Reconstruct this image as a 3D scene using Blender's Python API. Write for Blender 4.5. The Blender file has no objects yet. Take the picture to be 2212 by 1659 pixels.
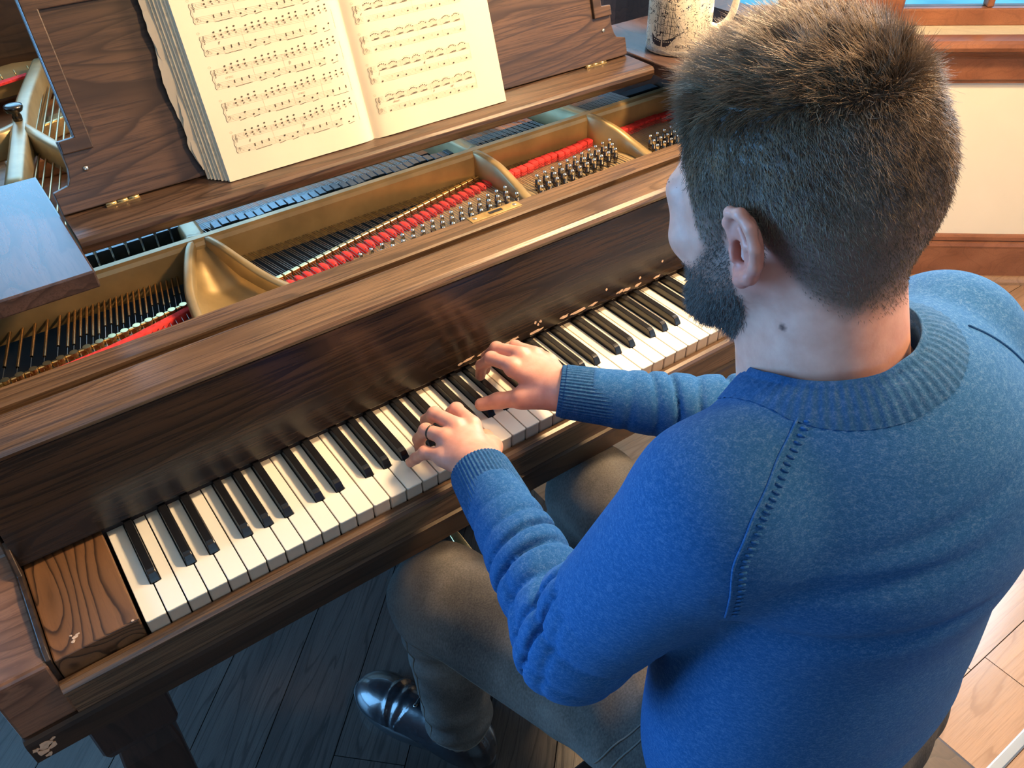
import bpy, bmesh, math, random
import numpy as np
from mathutils import Vector, Matrix

random.seed(7)
SC = bpy.context.scene
COL = SC.collection
KZ = 0.73                      # height of the white key tops above the floor
PI = math.pi

# ------------------------------------------------------------------ camera
cam_d = bpy.data.cameras.new('camera')
cam = bpy.data.objects.new('camera', cam_d)
COL.objects.link(cam)
SC.camera = cam
cam_d.sensor_fit = 'HORIZONTAL'
cam_d.sensor_width = 36.0
cam_d.lens = 1799.82 * 36.0 / 2212.0
cam_d.clip_start = 0.02
_r = Vector((0.81226431, -0.58275219, -0.02503157))
_d = Vector((-0.38802639, -0.50781001, -0.76913231))
_f = Vector((0.43550226, 0.63445164, -0.63859917))
_m = Matrix((_r, -_d, -_f)).transposed().to_4x4()
_m.translation = Vector((0.0301, -0.6777, 0.7713 + KZ))
cam.matrix_world = _m

# ------------------------------------------------------------------ colour management
vs = SC.view_settings
vs.view_transform = 'Standard'
vs.look = 'None'
vs.gamma = 1.0
vs.use_curve_mapping = False
vs.exposure = 0.24

# ------------------------------------------------------------------ world: an overcast blue sky outside
world = bpy.data.worlds.new('sky')
SC.world = world
world.use_nodes = True
wn = world.node_tree
bg = wn.nodes['Background']
bg.inputs['Color'].default_value = (0.33, 0.62, 0.90, 1)
bg.inputs['Strength'].default_value = 2.0

# ------------------------------------------------------------------ lights
def area(name, loc, target, sx, sy, color, energy, spread=180):
    l = bpy.data.lights.new(name, 'AREA')
    l.shape = 'RECTANGLE'
    l.size, l.size_y = sx, sy
    l.color = color
    l.energy = energy
    l.spread = math.radians(spread)
    o = bpy.data.objects.new(name, l)
    COL.objects.link(o)
    p = Vector((loc[0], loc[1], loc[2] + KZ))
    t = Vector((target[0], target[1], target[2] + KZ))
    o.location = p
    o.rotation_euler = (t - p).to_track_quat('-Z', 'Y').to_euler()
    return o

# daylight entering by the windows of the room
area('daylight_left_window', (-2.14, 1.68, 0.36), (0.0, 1.68, 0.36), 1.9, 1.85, (0.17, 0.50, 1.0), 165)
area('daylight_front_window', (-0.55, -2.52, 0.62), (-0.55, 0.0, 0.55), 2.0, 1.35, (0.25, 0.58, 1.0), 1.0)
area('daylight_front_right_window', (3.10, -2.52, 0.20), (3.10, 0.0, 0.20), 1.4, 1.5, (0.50, 0.76, 1.0), 4)
# (the bay wall runs along (0.771, -0.636); its windows face (-0.636, -0.771))
area('daylight_far_bay_window', (0.36, 2.03, 0.66), (-0.276, 1.259, 0.60), 1.35, 1.45, (0.22, 0.56, 1.0), 27)
area('daylight_bay_window', (2.44, 0.30, 0.80), (1.80, -0.471, 0.70), 1.3, 0.9, (0.66, 0.84, 1.0), 50)
area('daylight_garden_door', (3.94, -0.95, 0.35), (3.30, -1.721, 0.20), 1.5, 1.7, (0.50, 0.76, 1.0), 4)

# ------------------------------------------------------------------ helpers: materials
def nmat(name):
    m = bpy.data.materials.new(name)
    m.use_nodes = True
    nt = m.node_tree
    b = nt.nodes['Principled BSDF']
    return m, nt, b

def N(nt, typ, **kw):
    n = nt.nodes.new(typ)
    for k, v in kw.items():
        if k in n.inputs.keys():
            n.inputs[k].default_value = v
        else:
            setattr(n, k, v)
    return n

def ramp(nt, stops):
    r = nt.nodes.new('ShaderNodeValToRGB')
    el = r.color_ramp.elements
    while len(el) > 1:
        el.remove(el[-1])
    el[0].position = stops[0][0]
    el[0].color = (*stops[0][1], 1)
    for p, c in stops[1:]:
        e = el.new(p)
        e.color = (*c, 1)
    return r

def coords(nt, scale=(1, 1, 1), rot=(0, 0, 0), src='Object'):
    tc = nt.nodes.new('ShaderNodeTexCoord')
    mp = nt.nodes.new('ShaderNodeMapping')
    mp.inputs['Scale'].default_value = scale
    mp.inputs['Rotation'].default_value = rot
    nt.links.new(tc.outputs[src], mp.inputs['Vector'])
    return mp.outputs['Vector']

def bump(nt, b, height, strength=0.2, dist=0.002):
    bp = nt.nodes.new('ShaderNodeBump')
    bp.inputs['Strength'].default_value = strength
    bp.inputs['Distance'].default_value = dist
    nt.links.new(height, bp.inputs['Height'])
    nt.links.new(bp.outputs['Normal'], b.inputs['Normal'])

def plain(name, color, rough=0.5, metal=0.0, noise=0.0, nscale=30.0, spec=0.5, bmp=0.0, coat=0.0):
    m, nt, b = nmat(name)
    b.inputs['Roughness'].default_value = rough
    b.inputs['Metallic'].default_value = metal
    b.inputs['Specular IOR Level'].default_value = spec
    b.inputs['Coat Weight'].default_value = coat
    b.inputs['Base Color'].default_value = (*color, 1)
    if noise or bmp:
        v = coords(nt)
        n = N(nt, 'ShaderNodeTexNoise', Scale=nscale, Detail=4.0)
        nt.links.new(v, n.inputs['Vector'])
        if noise:
            lo = tuple(max(0, c * (1 - noise)) for c in color)
            hi = tuple(min(1, c * (1 + noise)) for c in color)
            r = ramp(nt, [(0.3, lo), (0.7, hi)])
            nt.links.new(n.outputs['Fac'], r.inputs['Fac'])
            nt.links.new(r.outputs['Color'], b.inputs['Base Color'])
        if bmp:
            bump(nt, b, n.outputs['Fac'], bmp)
    return m

def wood(name, dark, mid, light, scale=(1.6, 14, 14), rot=(0, 0, 0), rings=9.0, nscale=1.0,
         rough=0.3, coat=0.0, pore=0.5, spec=0.5, off=(0, 0, 0), rvar=0.12, line=0.30, amp=0.62, bmp=0.10):
    """contours of a stretched noise give cathedral grain; a finer stretched noise gives pores"""
    m, nt, b = nmat(name)
    L = nt.links.new
    tc = nt.nodes.new('ShaderNodeTexCoord')
    oi = nt.nodes.new('ShaderNodeObjectInfo')
    mulr = N(nt, 'ShaderNodeVectorMath', operation='SCALE')
    mulr.inputs[0].default_value = (7.3, 3.1, 5.7)
    L(oi.outputs['Random'], mulr.inputs['Scale'])
    addr = N(nt, 'ShaderNodeVectorMath', operation='ADD')
    L(tc.outputs['Object'], addr.inputs[0])
    L(mulr.outputs['Vector'], addr.inputs[1])
    mp = nt.nodes.new('ShaderNodeMapping')
    mp.inputs['Scale'].default_value = scale
    mp.inputs['Rotation'].default_value = rot
    mp.inputs['Location'].default_value = off
    L(addr.outputs['Vector'], mp.inputs['Vector'])
    vec = mp.outputs['Vector']
    n1 = N(nt, 'ShaderNodeTexNoise', Scale=nscale, Detail=1.6, Roughness=0.45, Distortion=0.3)
    L(vec, n1.inputs['Vector'])
    mu = N(nt, 'ShaderNodeMath', operation='MULTIPLY')
    mu.inputs[1].default_value = rings
    L(n1.outputs['Fac'], mu.inputs[0])
    nj = N(nt, 'ShaderNodeTexNoise', Scale=nscale * 9, Detail=3.0)
    L(vec, nj.inputs['Vector'])
    mj = N(nt, 'ShaderNodeMath', operation='MULTIPLY_ADD')
    mj.inputs[1].default_value = 0.35
    L(nj.outputs['Fac'], mj.inputs[0])
    L(mu.outputs[0], mj.inputs[2])
    fr = N(nt, 'ShaderNodeMath', operation='FRACT')
    L(mj.outputs[0], fr.inputs[0])
    r1 = ramp(nt, [(0.0, (amp, amp, amp)), (0.06, (amp * 0.95,) * 3), (line, (amp * 0.3,) * 3), (0.75, (0, 0, 0)), (0.93, (amp * 0.15,) * 3), (1.0, (amp, amp, amp))])
    L(fr.outputs[0], r1.inputs['Fac'])
    mp2 = nt.nodes.new('ShaderNodeMapping')
    mp2.inputs['Scale'].default_value = (1, 4, 4) if scale[0] < scale[1] else (4, 1, 4)
    L(vec, mp2.inputs['Vector'])
    n2 = N(nt, 'ShaderNodeTexNoise', Scale=nscale * 8, Detail=5.0, Roughness=0.7)
    L(mp2.outputs['Vector'], n2.inputs['Vector'])
    r2 = ramp(nt, [(0.42, (0, 0, 0)), (0.66, (1, 1, 1))])
    L(n2.outputs['Fac'], r2.inputs['Fac'])
    n3 = N(nt, 'ShaderNodeTexNoise', Scale=nscale * 0.8, Detail=2.0)
    L(vec, n3.inputs['Vector'])
    mixA = N(nt, 'ShaderNodeMix', data_type='RGBA')
    mixA.inputs['A'].default_value = (*light, 1)
    mixA.inputs['B'].default_value = (*mid, 1)
    r3 = ramp(nt, [(0.35, (0, 0, 0)), (0.65, (1, 1, 1))])
    L(n3.outputs['Fac'], r3.inputs['Fac'])
    L(r3.outputs['Color'], mixA.inputs['Factor'])
    pm = N(nt, 'ShaderNodeMath', operation='MULTIPLY')
    pm.inputs[1].default_value = pore
    L(r2.outputs['Color'], pm.inputs[0])
    mx = N(nt, 'ShaderNodeMath', operation='MAXIMUM')
    L(r1.outputs['Color'], mx.inputs[0])
    L(pm.outputs[0], mx.inputs[1])
    mixB = N(nt, 'ShaderNodeMix', data_type='RGBA')
    L(mixA.outputs['Result'], mixB.inputs['A'])
    mixB.inputs['B'].default_value = (*dark, 1)
    L(mx.outputs[0], mixB.inputs['Factor'])
    L(mixB.outputs['Result'], b.inputs['Base Color'])
    rr = N(nt, 'ShaderNodeMath', operation='MULTIPLY_ADD')
    rr.inputs[1].default_value = rvar
    rr.inputs[2].default_value = rough
    L(n3.outputs['Fac'], rr.inputs[0])
    L(rr.outputs[0], b.inputs['Roughness'])
    b.inputs['Coat Weight'].default_value = coat
    b.inputs['Coat Roughness'].default_value = 0.15
    b.inputs['Specular IOR Level'].default_value = spec
    bump(nt, b, mx.outputs[0], bmp, -0.001)
    return m

MAT = {}
_D, _M, _L = (0.007, 0.005, 0.0045), (0.028, 0.016, 0.010), (0.055, 0.031, 0.018)
MAT['wood_x'] = wood('dark_oak_lengthwise', _D, _M, _L, (0.9, 9, 9), nscale=1.5, rings=11, rough=0.27)
MAT['wood_rail'] = wood('brown_oak_rail', (0.018, 0.010, 0.007), (0.098, 0.056, 0.030), (0.185, 0.110, 0.060), (0.6, 8, 8), nscale=1.6, rings=14, rough=0.25, pore=0.9, amp=0.7)
MAT['wood_fall'] = wood('fallboard_oak', (0.005, 0.004, 0.0038), (0.026, 0.0150, 0.0095), (0.050, 0.029, 0.017), (0.5, 5, 5), nscale=1.6, rings=24, rough=0.13, bmp=0.05, pore=0.9, amp=0.75)
MAT['wood_desk'] = wood('desk_oak', (0.014, 0.009, 0.007), (0.066, 0.037, 0.023), (0.112, 0.064, 0.039), (0.5, 4, 4), nscale=2.0, rings=24, rough=0.27, pore=0.85, amp=0.75)
MAT['wood_y'] = wood('cheek_oak', (0.022, 0.010, 0.005), (0.155, 0.070, 0.028), (0.23, 0.108, 0.044), (10, 2.4, 10), nscale=1.1, rings=24, rough=0.30, pore=0.25, off=(0.4, 0.1, 0), line=0.25, amp=0.9)
MAT['wood_arm'] = wood('arm_oak', (0.045, 0.022, 0.016), (0.17, 0.090, 0.055), (0.26, 0.14, 0.090), (3.5, 12, 12), nscale=1.2, rings=9, rough=0.26)
MAT['wood_shelf'] = wood('shelf_oak', (0.015, 0.010, 0.010), (0.055, 0.032, 0.026), (0.095, 0.055, 0.042), (9, 2.2, 9), nscale=1.3, rings=12, rough=0.22, bmp=0.02)
MAT['wood_leg'] = wood('leg_oak', _D, (0.03, 0.016, 0.012), (0.05, 0.027, 0.02), (9, 9, 1.2), nscale=1.2, rings=8, rough=0.35)
MAT['trim'] = wood('red_oak_trim', (0.06, 0.022, 0.012), (0.21, 0.078, 0.036), (0.30, 0.120, 0.058), (1.2, 9, 9), nscale=1.6, rings=8, rough=0.28, line=0.2, pore=0.3, amp=0.28)
MAT['floor'] = wood('shaded_oak_floor', (0.018, 0.016, 0.016), (0.052, 0.045, 0.041), (0.080, 0.068, 0.060), (1.6, 16, 16), nscale=1.2, rings=9, rough=0.20, pore=0.5, line=0.18, coat=0.5)  # oak darkened: the shade under the piano is put into the colour
MAT['floor_light'] = wood('oak_floor', (0.13, 0.070, 0.038), (0.30, 0.175, 0.095), (0.40, 0.245, 0.145), (1.2, 10, 10), nscale=1.2, rings=8, rough=0.20, pore=0.35, line=0.18, coat=0.8, amp=0.4)
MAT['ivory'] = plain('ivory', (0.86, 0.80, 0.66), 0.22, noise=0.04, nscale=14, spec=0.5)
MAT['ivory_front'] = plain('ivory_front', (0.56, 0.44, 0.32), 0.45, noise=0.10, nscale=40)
MAT['ebony'] = plain('ebony', (0.008, 0.008, 0.009), 0.24, noise=0.2, nscale=60)
MAT['gold'] = plain('bronze_paint', (0.355, 0.255, 0.115), 0.36, metal=0.42, noise=0.18, nscale=22, bmp=0.05)
MAT['gold_edge'] = plain('worn_bronze', (0.50, 0.36, 0.17), 0.35, metal=0.5, noise=0.25, nscale=60)
MAT['steel'] = plain('steel', (0.50, 0.48, 0.45), 0.28, metal=1.0)
MAT['wire'] = plain('string_wire', (0.33, 0.30, 0.26), 0.30, metal=1.0)
MAT['copper'] = plain('wound_copper', (0.46, 0.29, 0.14), 0.34, metal=1.0, noise=0.2, nscale=400)
MAT['pin'] = plain('blued_pin', (0.10, 0.085, 0.075), 0.25, metal=1.0)
MAT['pin_tip'] = plain('bright_pin', (0.72, 0.66, 0.56), 0.22, metal=1.0)
MAT['brass'] = plain('brass', (0.58, 0.42, 0.19), 0.30, metal=0.95, noise=0.25, nscale=90)
MAT['red_felt'] = plain('red_felt', (0.62, 0.035, 0.035), 0.95, noise=0.25, nscale=160, bmp=0.3)
MAT['dark_felt'] = plain('dark_felt', (0.05, 0.035, 0.03), 0.95, noise=0.3, nscale=200)
MAT['damper'] = plain('damper_wood', (0.028, 0.035, 0.045), 0.22, noise=0.3, nscale=80)
MAT['pinblock'] = plain('pin_field_bronze', (0.36, 0.27, 0.145), 0.45, metal=0.4, noise=0.2, nscale=60)
MAT['void'] = plain('recess_shade_subfloor', (0.004, 0.0035, 0.003), 0.9, noise=0.3, nscale=50)  # near-black: shade of recesses put into the colour; also serves the subfloor
MAT['sound'] = wood('soundboard', (0.20, 0.09, 0.04), (0.36, 0.16, 0.07), (0.45, 0.22, 0.10), (2, 14, 14), rings=6, rough=0.35)
MAT['chip'] = plain('bare_wood_chip', (0.55, 0.38, 0.26), 0.7, noise=0.2, nscale=200)
MAT['paint'] = plain('cream_wall_paint', (0.83, 0.74, 0.55), 0.65, noise=0.02, nscale=8)
MAT['ceiling'] = plain('ceiling_paint', (0.42, 0.39, 0.34), 0.8, noise=0.02)  # unseen ceiling, toned down to cut bounced light
MAT['dim_wall'] = plain('low_bounce_brown_wall', (0.14, 0.085, 0.055), 0.6, noise=0.1)  # unseen walls, made dark to weaken the fill light

# ------------------------------------------------------------------ helpers: meshes and objects
WL = {}                                    # world location of objects that own children

def props(o, label=None, cat=None, group=None, kind=None):
    if label: o['label'] = label
    if cat: o['category'] = cat
    if group: o['group'] = group
    if kind: o['kind'] = kind
    return o

def empty(name, loc, label=None, cat=None, group=None, kind=None):
    o = bpy.data.objects.new(name, None)
    o.empty_display_size = 0.1
    COL.objects.link(o)
    o.location = (loc[0], loc[1], loc[2] + KZ)
    WL[o] = Vector((loc[0], loc[1], loc[2]))
    return props(o, label, cat, group, kind)

def make_me(name, verts, faces, mats, smooth=False, fmat=None):
    me = bpy.data.meshes.new(name)
    me.from_pydata([tuple(v) for v in verts], [], [tuple(f) for f in faces])
    if not isinstance(mats, (list, tuple)):
        mats = [mats]
    for m in mats:
        me.materials.append(MAT[m] if isinstance(m, str) else m)
    if fmat is not None:
        me.polygons.foreach_set('material_index', list(fmat))
    if smooth:
        me.polygons.foreach_set('use_smooth', [True] * len(me.polygons))
    me.update()
    return me

def link(name, me, parent=None, at=None, label=None, cat=None, group=None, kind=None, rot=None):
    """link mesh data whose vertices are local to the point `at` (scene coordinates, key tops at z = 0)"""
    o = bpy.data.objects.new(name, me)
    COL.objects.link(o)
    at = Vector(at if at is not None else (0, 0, 0))
    WL[o] = at
    if parent:
        o.parent = parent
        o.location = at - WL[parent]
    else:
        o.location = (at[0], at[1], at[2] + KZ)
    if rot is not None:
        o.rotation_euler = rot
    return props(o, label, cat, group, kind)

def put(name, geo, mats, parent=None, smooth=False, fmat=None, **kw):
    """geometry given in scene coordinates; the origin is set to the base of the piece"""
    verts, faces = geo
    a = np.asarray(verts, float)
    lo, hi = a.min(0), a.max(0)
    org = np.array([(lo[0] + hi[0]) / 2, (lo[1] + hi[1]) / 2, lo[2]])
    me = make_me(name, a - org, faces, mats, smooth, fmat)
    return link(name, me, parent, org, **kw)

def box(x0, x1, y0, y1, z0, z1):
    v = [(x0, y0, z0), (x1, y0, z0), (x1, y1, z0), (x0, y1, z0), (x0, y0, z1), (x1, y0, z1), (x1, y1, z1), (x0, y1, z1)]
    f = [(0, 3, 2, 1), (4, 5, 6, 7), (0, 1, 5, 4), (1, 2, 6, 5), (2, 3, 7, 6), (3, 0, 4, 7)]
    return v, f

def join(*geos):
    V, F = [], []
    for v, f in geos:
        n = len(V)
        V += [tuple(p) for p in v]
        F += [tuple(i + n for i in q) for q in f]
    return V, F

def bevel(geo, off, seg=2):
    bm = bmesh.new()
    vs_ = [bm.verts.new(p) for p in geo[0]]
    for f in geo[1]:
        try:
            bm.faces.new([vs_[i] for i in f])
        except ValueError:
            pass
    bmesh.ops.recalc_face_normals(bm, faces=bm.faces)
    es = [e for e in bm.edges if len(e.link_faces) == 2 and e.calc_face_angle(0) > 0.5]
    bmesh.ops.bevel(bm, geom=es, offset=off, segments=seg, profile=0.5, affect='EDGES', clamp_overlap=True)
    bm.verts.index_update()
    out = ([tuple(v.co) for v in bm.verts], [tuple(v.index for v in f.verts) for f in bm.faces])
    bm.free()
    return out

def prism_x(prof, x0, x1):
    """extrude a (y, z) profile along x"""
    n = len(prof)
    v = [(x0, y, z) for y, z in prof] + [(x1, y, z) for y, z in prof]
    f = [tuple(range(n)), tuple(range(2 * n - 1, n - 1, -1))]
    f += [(i, i + n, (i + 1) % n + n, (i + 1) % n) for i in range(n)]
    return fixn((v, f))

def prism_z(poly, z0, z1):
    n = len(poly)
    v = [(x, y, z0) for x, y in poly] + [(x, y, z1) for x, y in poly]
    f = [tuple(range(n - 1, -1, -1)), tuple(range(n, 2 * n))]
    f += [(i, (i + 1) % n, (i + 1) % n + n, i + n) for i in range(n)]
    return fixn((v, f))

def fixn(geo):
    bm = bmesh.new()
    vs_ = [bm.verts.new(p) for p in geo[0]]
    for f in geo[1]:
        try:
            bm.faces.new([vs_[i] for i in f])
        except ValueError:
            pass
    bmesh.ops.recalc_face_normals(bm, faces=bm.faces)
    bm.verts.index_update()
    out = ([tuple(v.co) for v in bm.verts], [tuple(v.index for v in f.verts) for f in bm.faces])
    bm.free()
    return out

def tube(pts, rad, sides=8, cap=True):
    pts = [Vector(p) for p in pts]
    if not isinstance(rad, (list, tuple)):
        rad = [rad] * len(pts)
    V, F = [], []
    t0 = (pts[1] - pts[0]).normalized()
    ref = Vector((0, 0, 1)) if abs(t0.z) < 0.9 else Vector((1, 0, 0))
    u = t0.cross(ref).normalized()
    for i, p in enumerate(pts):
        if i == 0: t = pts[1] - pts[0]
        elif i == len(pts) - 1: t = pts[-1] - pts[-2]
        else: t = pts[i + 1] - pts[i - 1]
        t.normalize()
        u = (u - t * u.dot(t)).normalized()
        w = t.cross(u)
        for k in range(sides):
            a = 2 * PI * k / sides
            V.append(tuple(p + (u * math.cos(a) + w * math.sin(a)) * rad[i]))
    for i in range(len(pts) - 1):
        for k in range(sides):
            a, b_ = i * sides + k, i * sides + (k + 1) % sides
            F.append((a, b_, b_ + sides, a + sides))
    if cap:
        F.append(tuple(range(sides - 1, -1, -1)))
        F.append(tuple(range((len(pts) - 1) * sides, len(pts) * sides)))
    return V, F

def lathe(prof, seg=32, c=(0, 0, 0)):
    """prof: (r, z) list"""
    V, F = [], []
    for r, z in prof:
        for k in range(seg):
            a = 2 * PI * k / seg
            V.append((c[0] + r * math.cos(a), c[1] + r * math.sin(a), c[2] + z))
    for i in range(len(prof) - 1):
        for k in range(seg):
            a, b_ = i * seg + k, i * seg + (k + 1) % seg
            F.append((a, b_, b_ + seg, a + seg))
    F.append(tuple(range(seg - 1, -1, -1)))
    F.append(tuple(range((len(prof) - 1) * seg, len(prof) * seg)))
    return V, F

def catmull(P, n=8):
    P = [np.array(p, float) for p in P]
    Q = [2 * P[0] - P[1]] + P + [2 * P[-1] - P[-2]]
    out = []
    for i in range(1, len(Q) - 2):
        for k in range(n):
            t = k / n
            a, b_, c, d = Q[i - 1], Q[i], Q[i + 1], Q[i + 2]
            out.append(0.5 * ((2 * b_) + (c - a) * t + (2 * a - 5 * b_ + 4 * c - d) * t * t + (3 * b_ - a - 3 * c + d) * t ** 3))
    out.append(P[-1])
    return out
# ================================================================== THE ROOM
FZ = -KZ                                    # floor level in scene coordinates
WA = np.array([2.565, 0.332])               # a point of the bay wall's foot
WD = np.array([0.771, -0.636])              # along the bay wall
WN = np.array([-0.636, -0.771])             # into the room

def wp(s, off, z):
    p = WA + WD * s + WN * off
    return (p[0], p[1], z)

def wbox(s0, s1, o0, o1, z0, z1):
    v = [wp(s0, o0, z0), wp(s1, o0, z0), wp(s1, o1, z0), wp(s0, o1, z0), wp(s0, o0, z1), wp(s1, o0, z1), wp(s1, o1, z1), wp(s0, o1, z1)]
    return fixn((v, box(0, 1, 0, 1, 0, 1)[1]))

def wprism(prof, s0, s1):
    """extrude an (off, z) profile along the bay wall"""
    n = len(prof)
    v = [wp(s0, o, z) for o, z in prof] + [wp(s1, o, z) for o, z in prof]
    f = [tuple(range(n)), tuple(range(2 * n - 1, n - 1, -1))] + [(i, i + n, (i + 1) % n + n, (i + 1) % n) for i in range(n)]
    return fixn((v, f))

S0, S1 = -3.80, 3.05
ZC = 1.77
WIN = [(-1.72, -0.72), (-0.46, 0.76)]
FAR, DOOR = (-3.45, -2.05), (1.15, 2.70)
ZS, ZT = 0.035, 1.25
segs = [wbox(S0, DOOR[0], -0.14, 0, FZ, ZS), wbox(DOOR[1], S1, -0.14, 0, FZ, ZS), wbox(S0, S1, -0.14, 0, ZT, ZC)]
edges = [S0] + [q for w in [FAR] + WIN + [DOOR] for q in w] + [S1]
for i in range(0, len(edges), 2):
    segs.append(wbox(edges[i], edges[i + 1], -0.14, 0, ZS, ZT))
put('wall_right', join(*segs), 'paint', kind='structure')

for k, (a, b_) in enumerate(WIN):
    w = empty('window_%d' % (k + 1), wp((a + b_) / 2, -0.1, ZS), kind='structure')
    def fr(n_, s0, s1, z0, z1, o0=-0.125, o1=-0.075, m='trim'):
        return put(n_, bevel(wbox(s0, s1, o0, o1, z0, z1), 0.004, 2), m, w)
    fr('bottom_rail', a, b_, ZS, ZS + 0.045)
    fr('top_rail', a, b_, ZT - 0.05, ZT)
    fr('stile', a, a + 0.035, ZS + 0.045, ZT - 0.05)
    fr('stile', b_ - 0.035, b_, ZS + 0.045, ZT - 0.05)
    n = 4 if k == 0 else 5
    step = (b_ - a - 0.07) / n
    for i in range(1, n):
        s = a + 0.035 + i * step
        fr('muntin', s - 0.009, s + 0.009, ZS + 0.045, ZT - 0.05, -0.118, -0.082)
    rows = 4
    for j in range(1, rows):
        z = ZS + 0.045 + j * (ZT - ZS - 0.095) / rows
        fr('muntin', a + 0.035, b_ - 0.035, z - 0.009, z + 0.009, -0.117, -0.083)
    gm = MAT.get('glass')
    if gm is None:
        gm, nt, b = nmat('window_glass')
        b.inputs['Roughness'].default_value = 0.0
        b.inputs['Transmission Weight'].default_value = 1.0
        b.inputs['IOR'].default_value = 1.02
        b.inputs['Base Color'].default_value = (0.93, 1.0, 1.0, 1)
        MAT['glass'] = gm
    for i in range(n):
        s = a + 0.035 + i * step
        for j in range(rows):
            z = ZS + 0.045 + j * (ZT - ZS - 0.095) / rows
            z2 = ZS + 0.045 + (j + 1) * (ZT - ZS - 0.095) / rows
            put('pane', wbox(s, s + step, -0.101, -0.098, z, z2), gm, w)

for nm, (a, b_), z0 in (('window_5', FAR, ZS), ('door_1', DOOR, FZ + 0.02)):
    w = empty(nm, wp((a + b_) / 2, -0.1, z0), kind='structure')
    put('bottom_rail', wbox(a, b_, -0.13, -0.08, z0, z0 + 0.06), 'trim', w)
    put('top_rail', wbox(a, b_, -0.13, -0.08, ZT - 0.06, ZT), 'trim', w)
    for i in range(4):
        s = a + (b_ - a - 0.05) * i / 3
        put('stile', wbox(s, s + 0.05, -0.13, -0.08, z0 + 0.06, ZT - 0.06), 'trim', w)
    for i in range(3):
        s = a + (b_ - a - 0.05) * i / 3
        put('pane', wbox(s + 0.05, s + (b_ - a - 0.05) / 3, -0.107, -0.103, z0 + 0.06, ZT - 0.06), MAT['glass'], w)
# casing posts, sill, apron, baseboard
put('trim_1', bevel(wbox(-0.72, -0.46, -0.13, 0.022, ZS, ZT), 0.006), 'trim', kind='structure')
put('trim_2', wprism([(-0.125, ZS - 0.03), (-0.125, ZS), (0.055, ZS), (0.066, ZS - 0.005), (0.070, ZS - 0.014), (0.066, ZS - 0.024), (0.055, ZS - 0.03)], S0 + 0.3, DOOR[0] - 0.05), 'trim', kind='structure')
put('trim_3', wprism([(0, ZS - 0.125), (0, ZS - 0.03), (0.042, ZS - 0.03), (0.040, ZS - 0.038), (0.026, ZS - 0.050), (0.022, ZS - 0.056), (0.022, ZS - 0.112), (0.016, ZS - 0.117), (0.014, ZS - 0.125)], S0 + 0.3, DOOR[0] - 0.05), 'trim', kind='structure')
put('baseboard_right', wprism([(0, FZ), (0, FZ + 0.165), (0.010, FZ + 0.165), (0.014, FZ + 0.160), (0.014, FZ + 0.148), (0.009, FZ + 0.144), (0.016, FZ + 0.140), (0.020, FZ + 0.130), (0.018, FZ + 0.122), (0.018, FZ)], S0 + 0.05, DOOR[0] - 0.03), 'trim', kind='structure')
put('trim_4', wprism([(0.018, FZ), (0.018, FZ + 0.024), (0.024, FZ + 0.023), (0.031, FZ + 0.018), (0.036, FZ + 0.010), (0.037, FZ)], S0 + 0.05, DOOR[0] - 0.03), 'floor_light', kind='structure')

# the other walls (out of the picture, they close the room; darkened to cut bounced light)
XL, YF, YB = -2.25, -2.62, 2.75
def wall_open(axis, at, thick, lo, hi, ops, name):
    """a wall with window openings op=(u0,u1,z0,z1) in order along it"""
    P = []
    def piece(a, b_, c, d):
        if axis == 'x':
            P.append(box(min(at, at + thick), max(at, at + thick), a, b_, c, d))
        else:
            P.append(box(a, b_, min(at, at + thick), max(at, at + thick), c, d))
    u = lo
    for u0, u1, z0, z1 in ops:
        piece(u, u0, FZ, ZC)
        piece(u0, u1, FZ, z0)
        piece(u0, u1, z1, ZC)
        u = u1
    piece(u, hi, FZ, ZC)
    put(name, join(*P), 'dim_wall', kind='structure')
wall_open('x', XL, -0.14, YF, YB, [(0.70, 2.66, -0.62, 1.32)], 'wall_left')
wall_open('y', YF, -0.14, XL, 5.2, [(-1.6, 0.5, -0.1, 1.32), (2.36, 3.84, -0.6, 1.32)], 'wall_front')
put('wall_back', box(XL, -0.36, YB, YB + 0.14, FZ, ZC), 'dim_wall', kind='structure')
put('ceiling', box(XL, 5.2, YF, YB, ZC, ZC + 0.1), 'ceiling', kind='structure')
def side_window(name, mk, zb=-0.1):
    w = empty(name, mk(0.5, 0, 0.0), kind='structure')
    def bar(n_, u0, u1, z0, z1):
        a, b_ = mk(u0, -0.02, z0), mk(u1, 0.02, z1)
        g = box(min(a[0], b_[0]), max(a[0], b_[0]), min(a[1], b_[1]), max(a[1], b_[1]), a[2], b_[2])
        put(n_, g, 'trim', w)
    bar('bottom_rail', 0, 1, zb, zb + 0.05)
    bar('top_rail', 0, 1, 1.27, 1.32)
    for u in (0, 0.24, 0.49, 0.735, 0.975):
        bar('stile', u, u + 0.022, zb + 0.05, 1.27)
side_window('window_3', lambda u, o, z: (XL + 0.05 + o, 0.70 + 1.96 * u, z), -0.62)
side_window('window_6', lambda u, o, z: (2.36 + 1.48 * u, YF + 0.05 + o, z), -0.60)
side_window('window_4', lambda u, o, z: (-1.6 + 2.1 * u, YF + 0.05 + o, z))

# the floor: a subfloor and oak planks, laid diagonally under the piano and straight along the bay
ROOM = [(XL, YF), (5.0, YF), (S1 * WD[0] + WA[0], S1 * WD[1] + WA[1]), (S0 * WD[0] + WA[0], S0 * WD[1] + WA[1]), (XL, YB)]
floor = put('floor', prism_z(ROOM, FZ - 0.06, FZ - 0.012), 'void', kind='structure')

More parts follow.
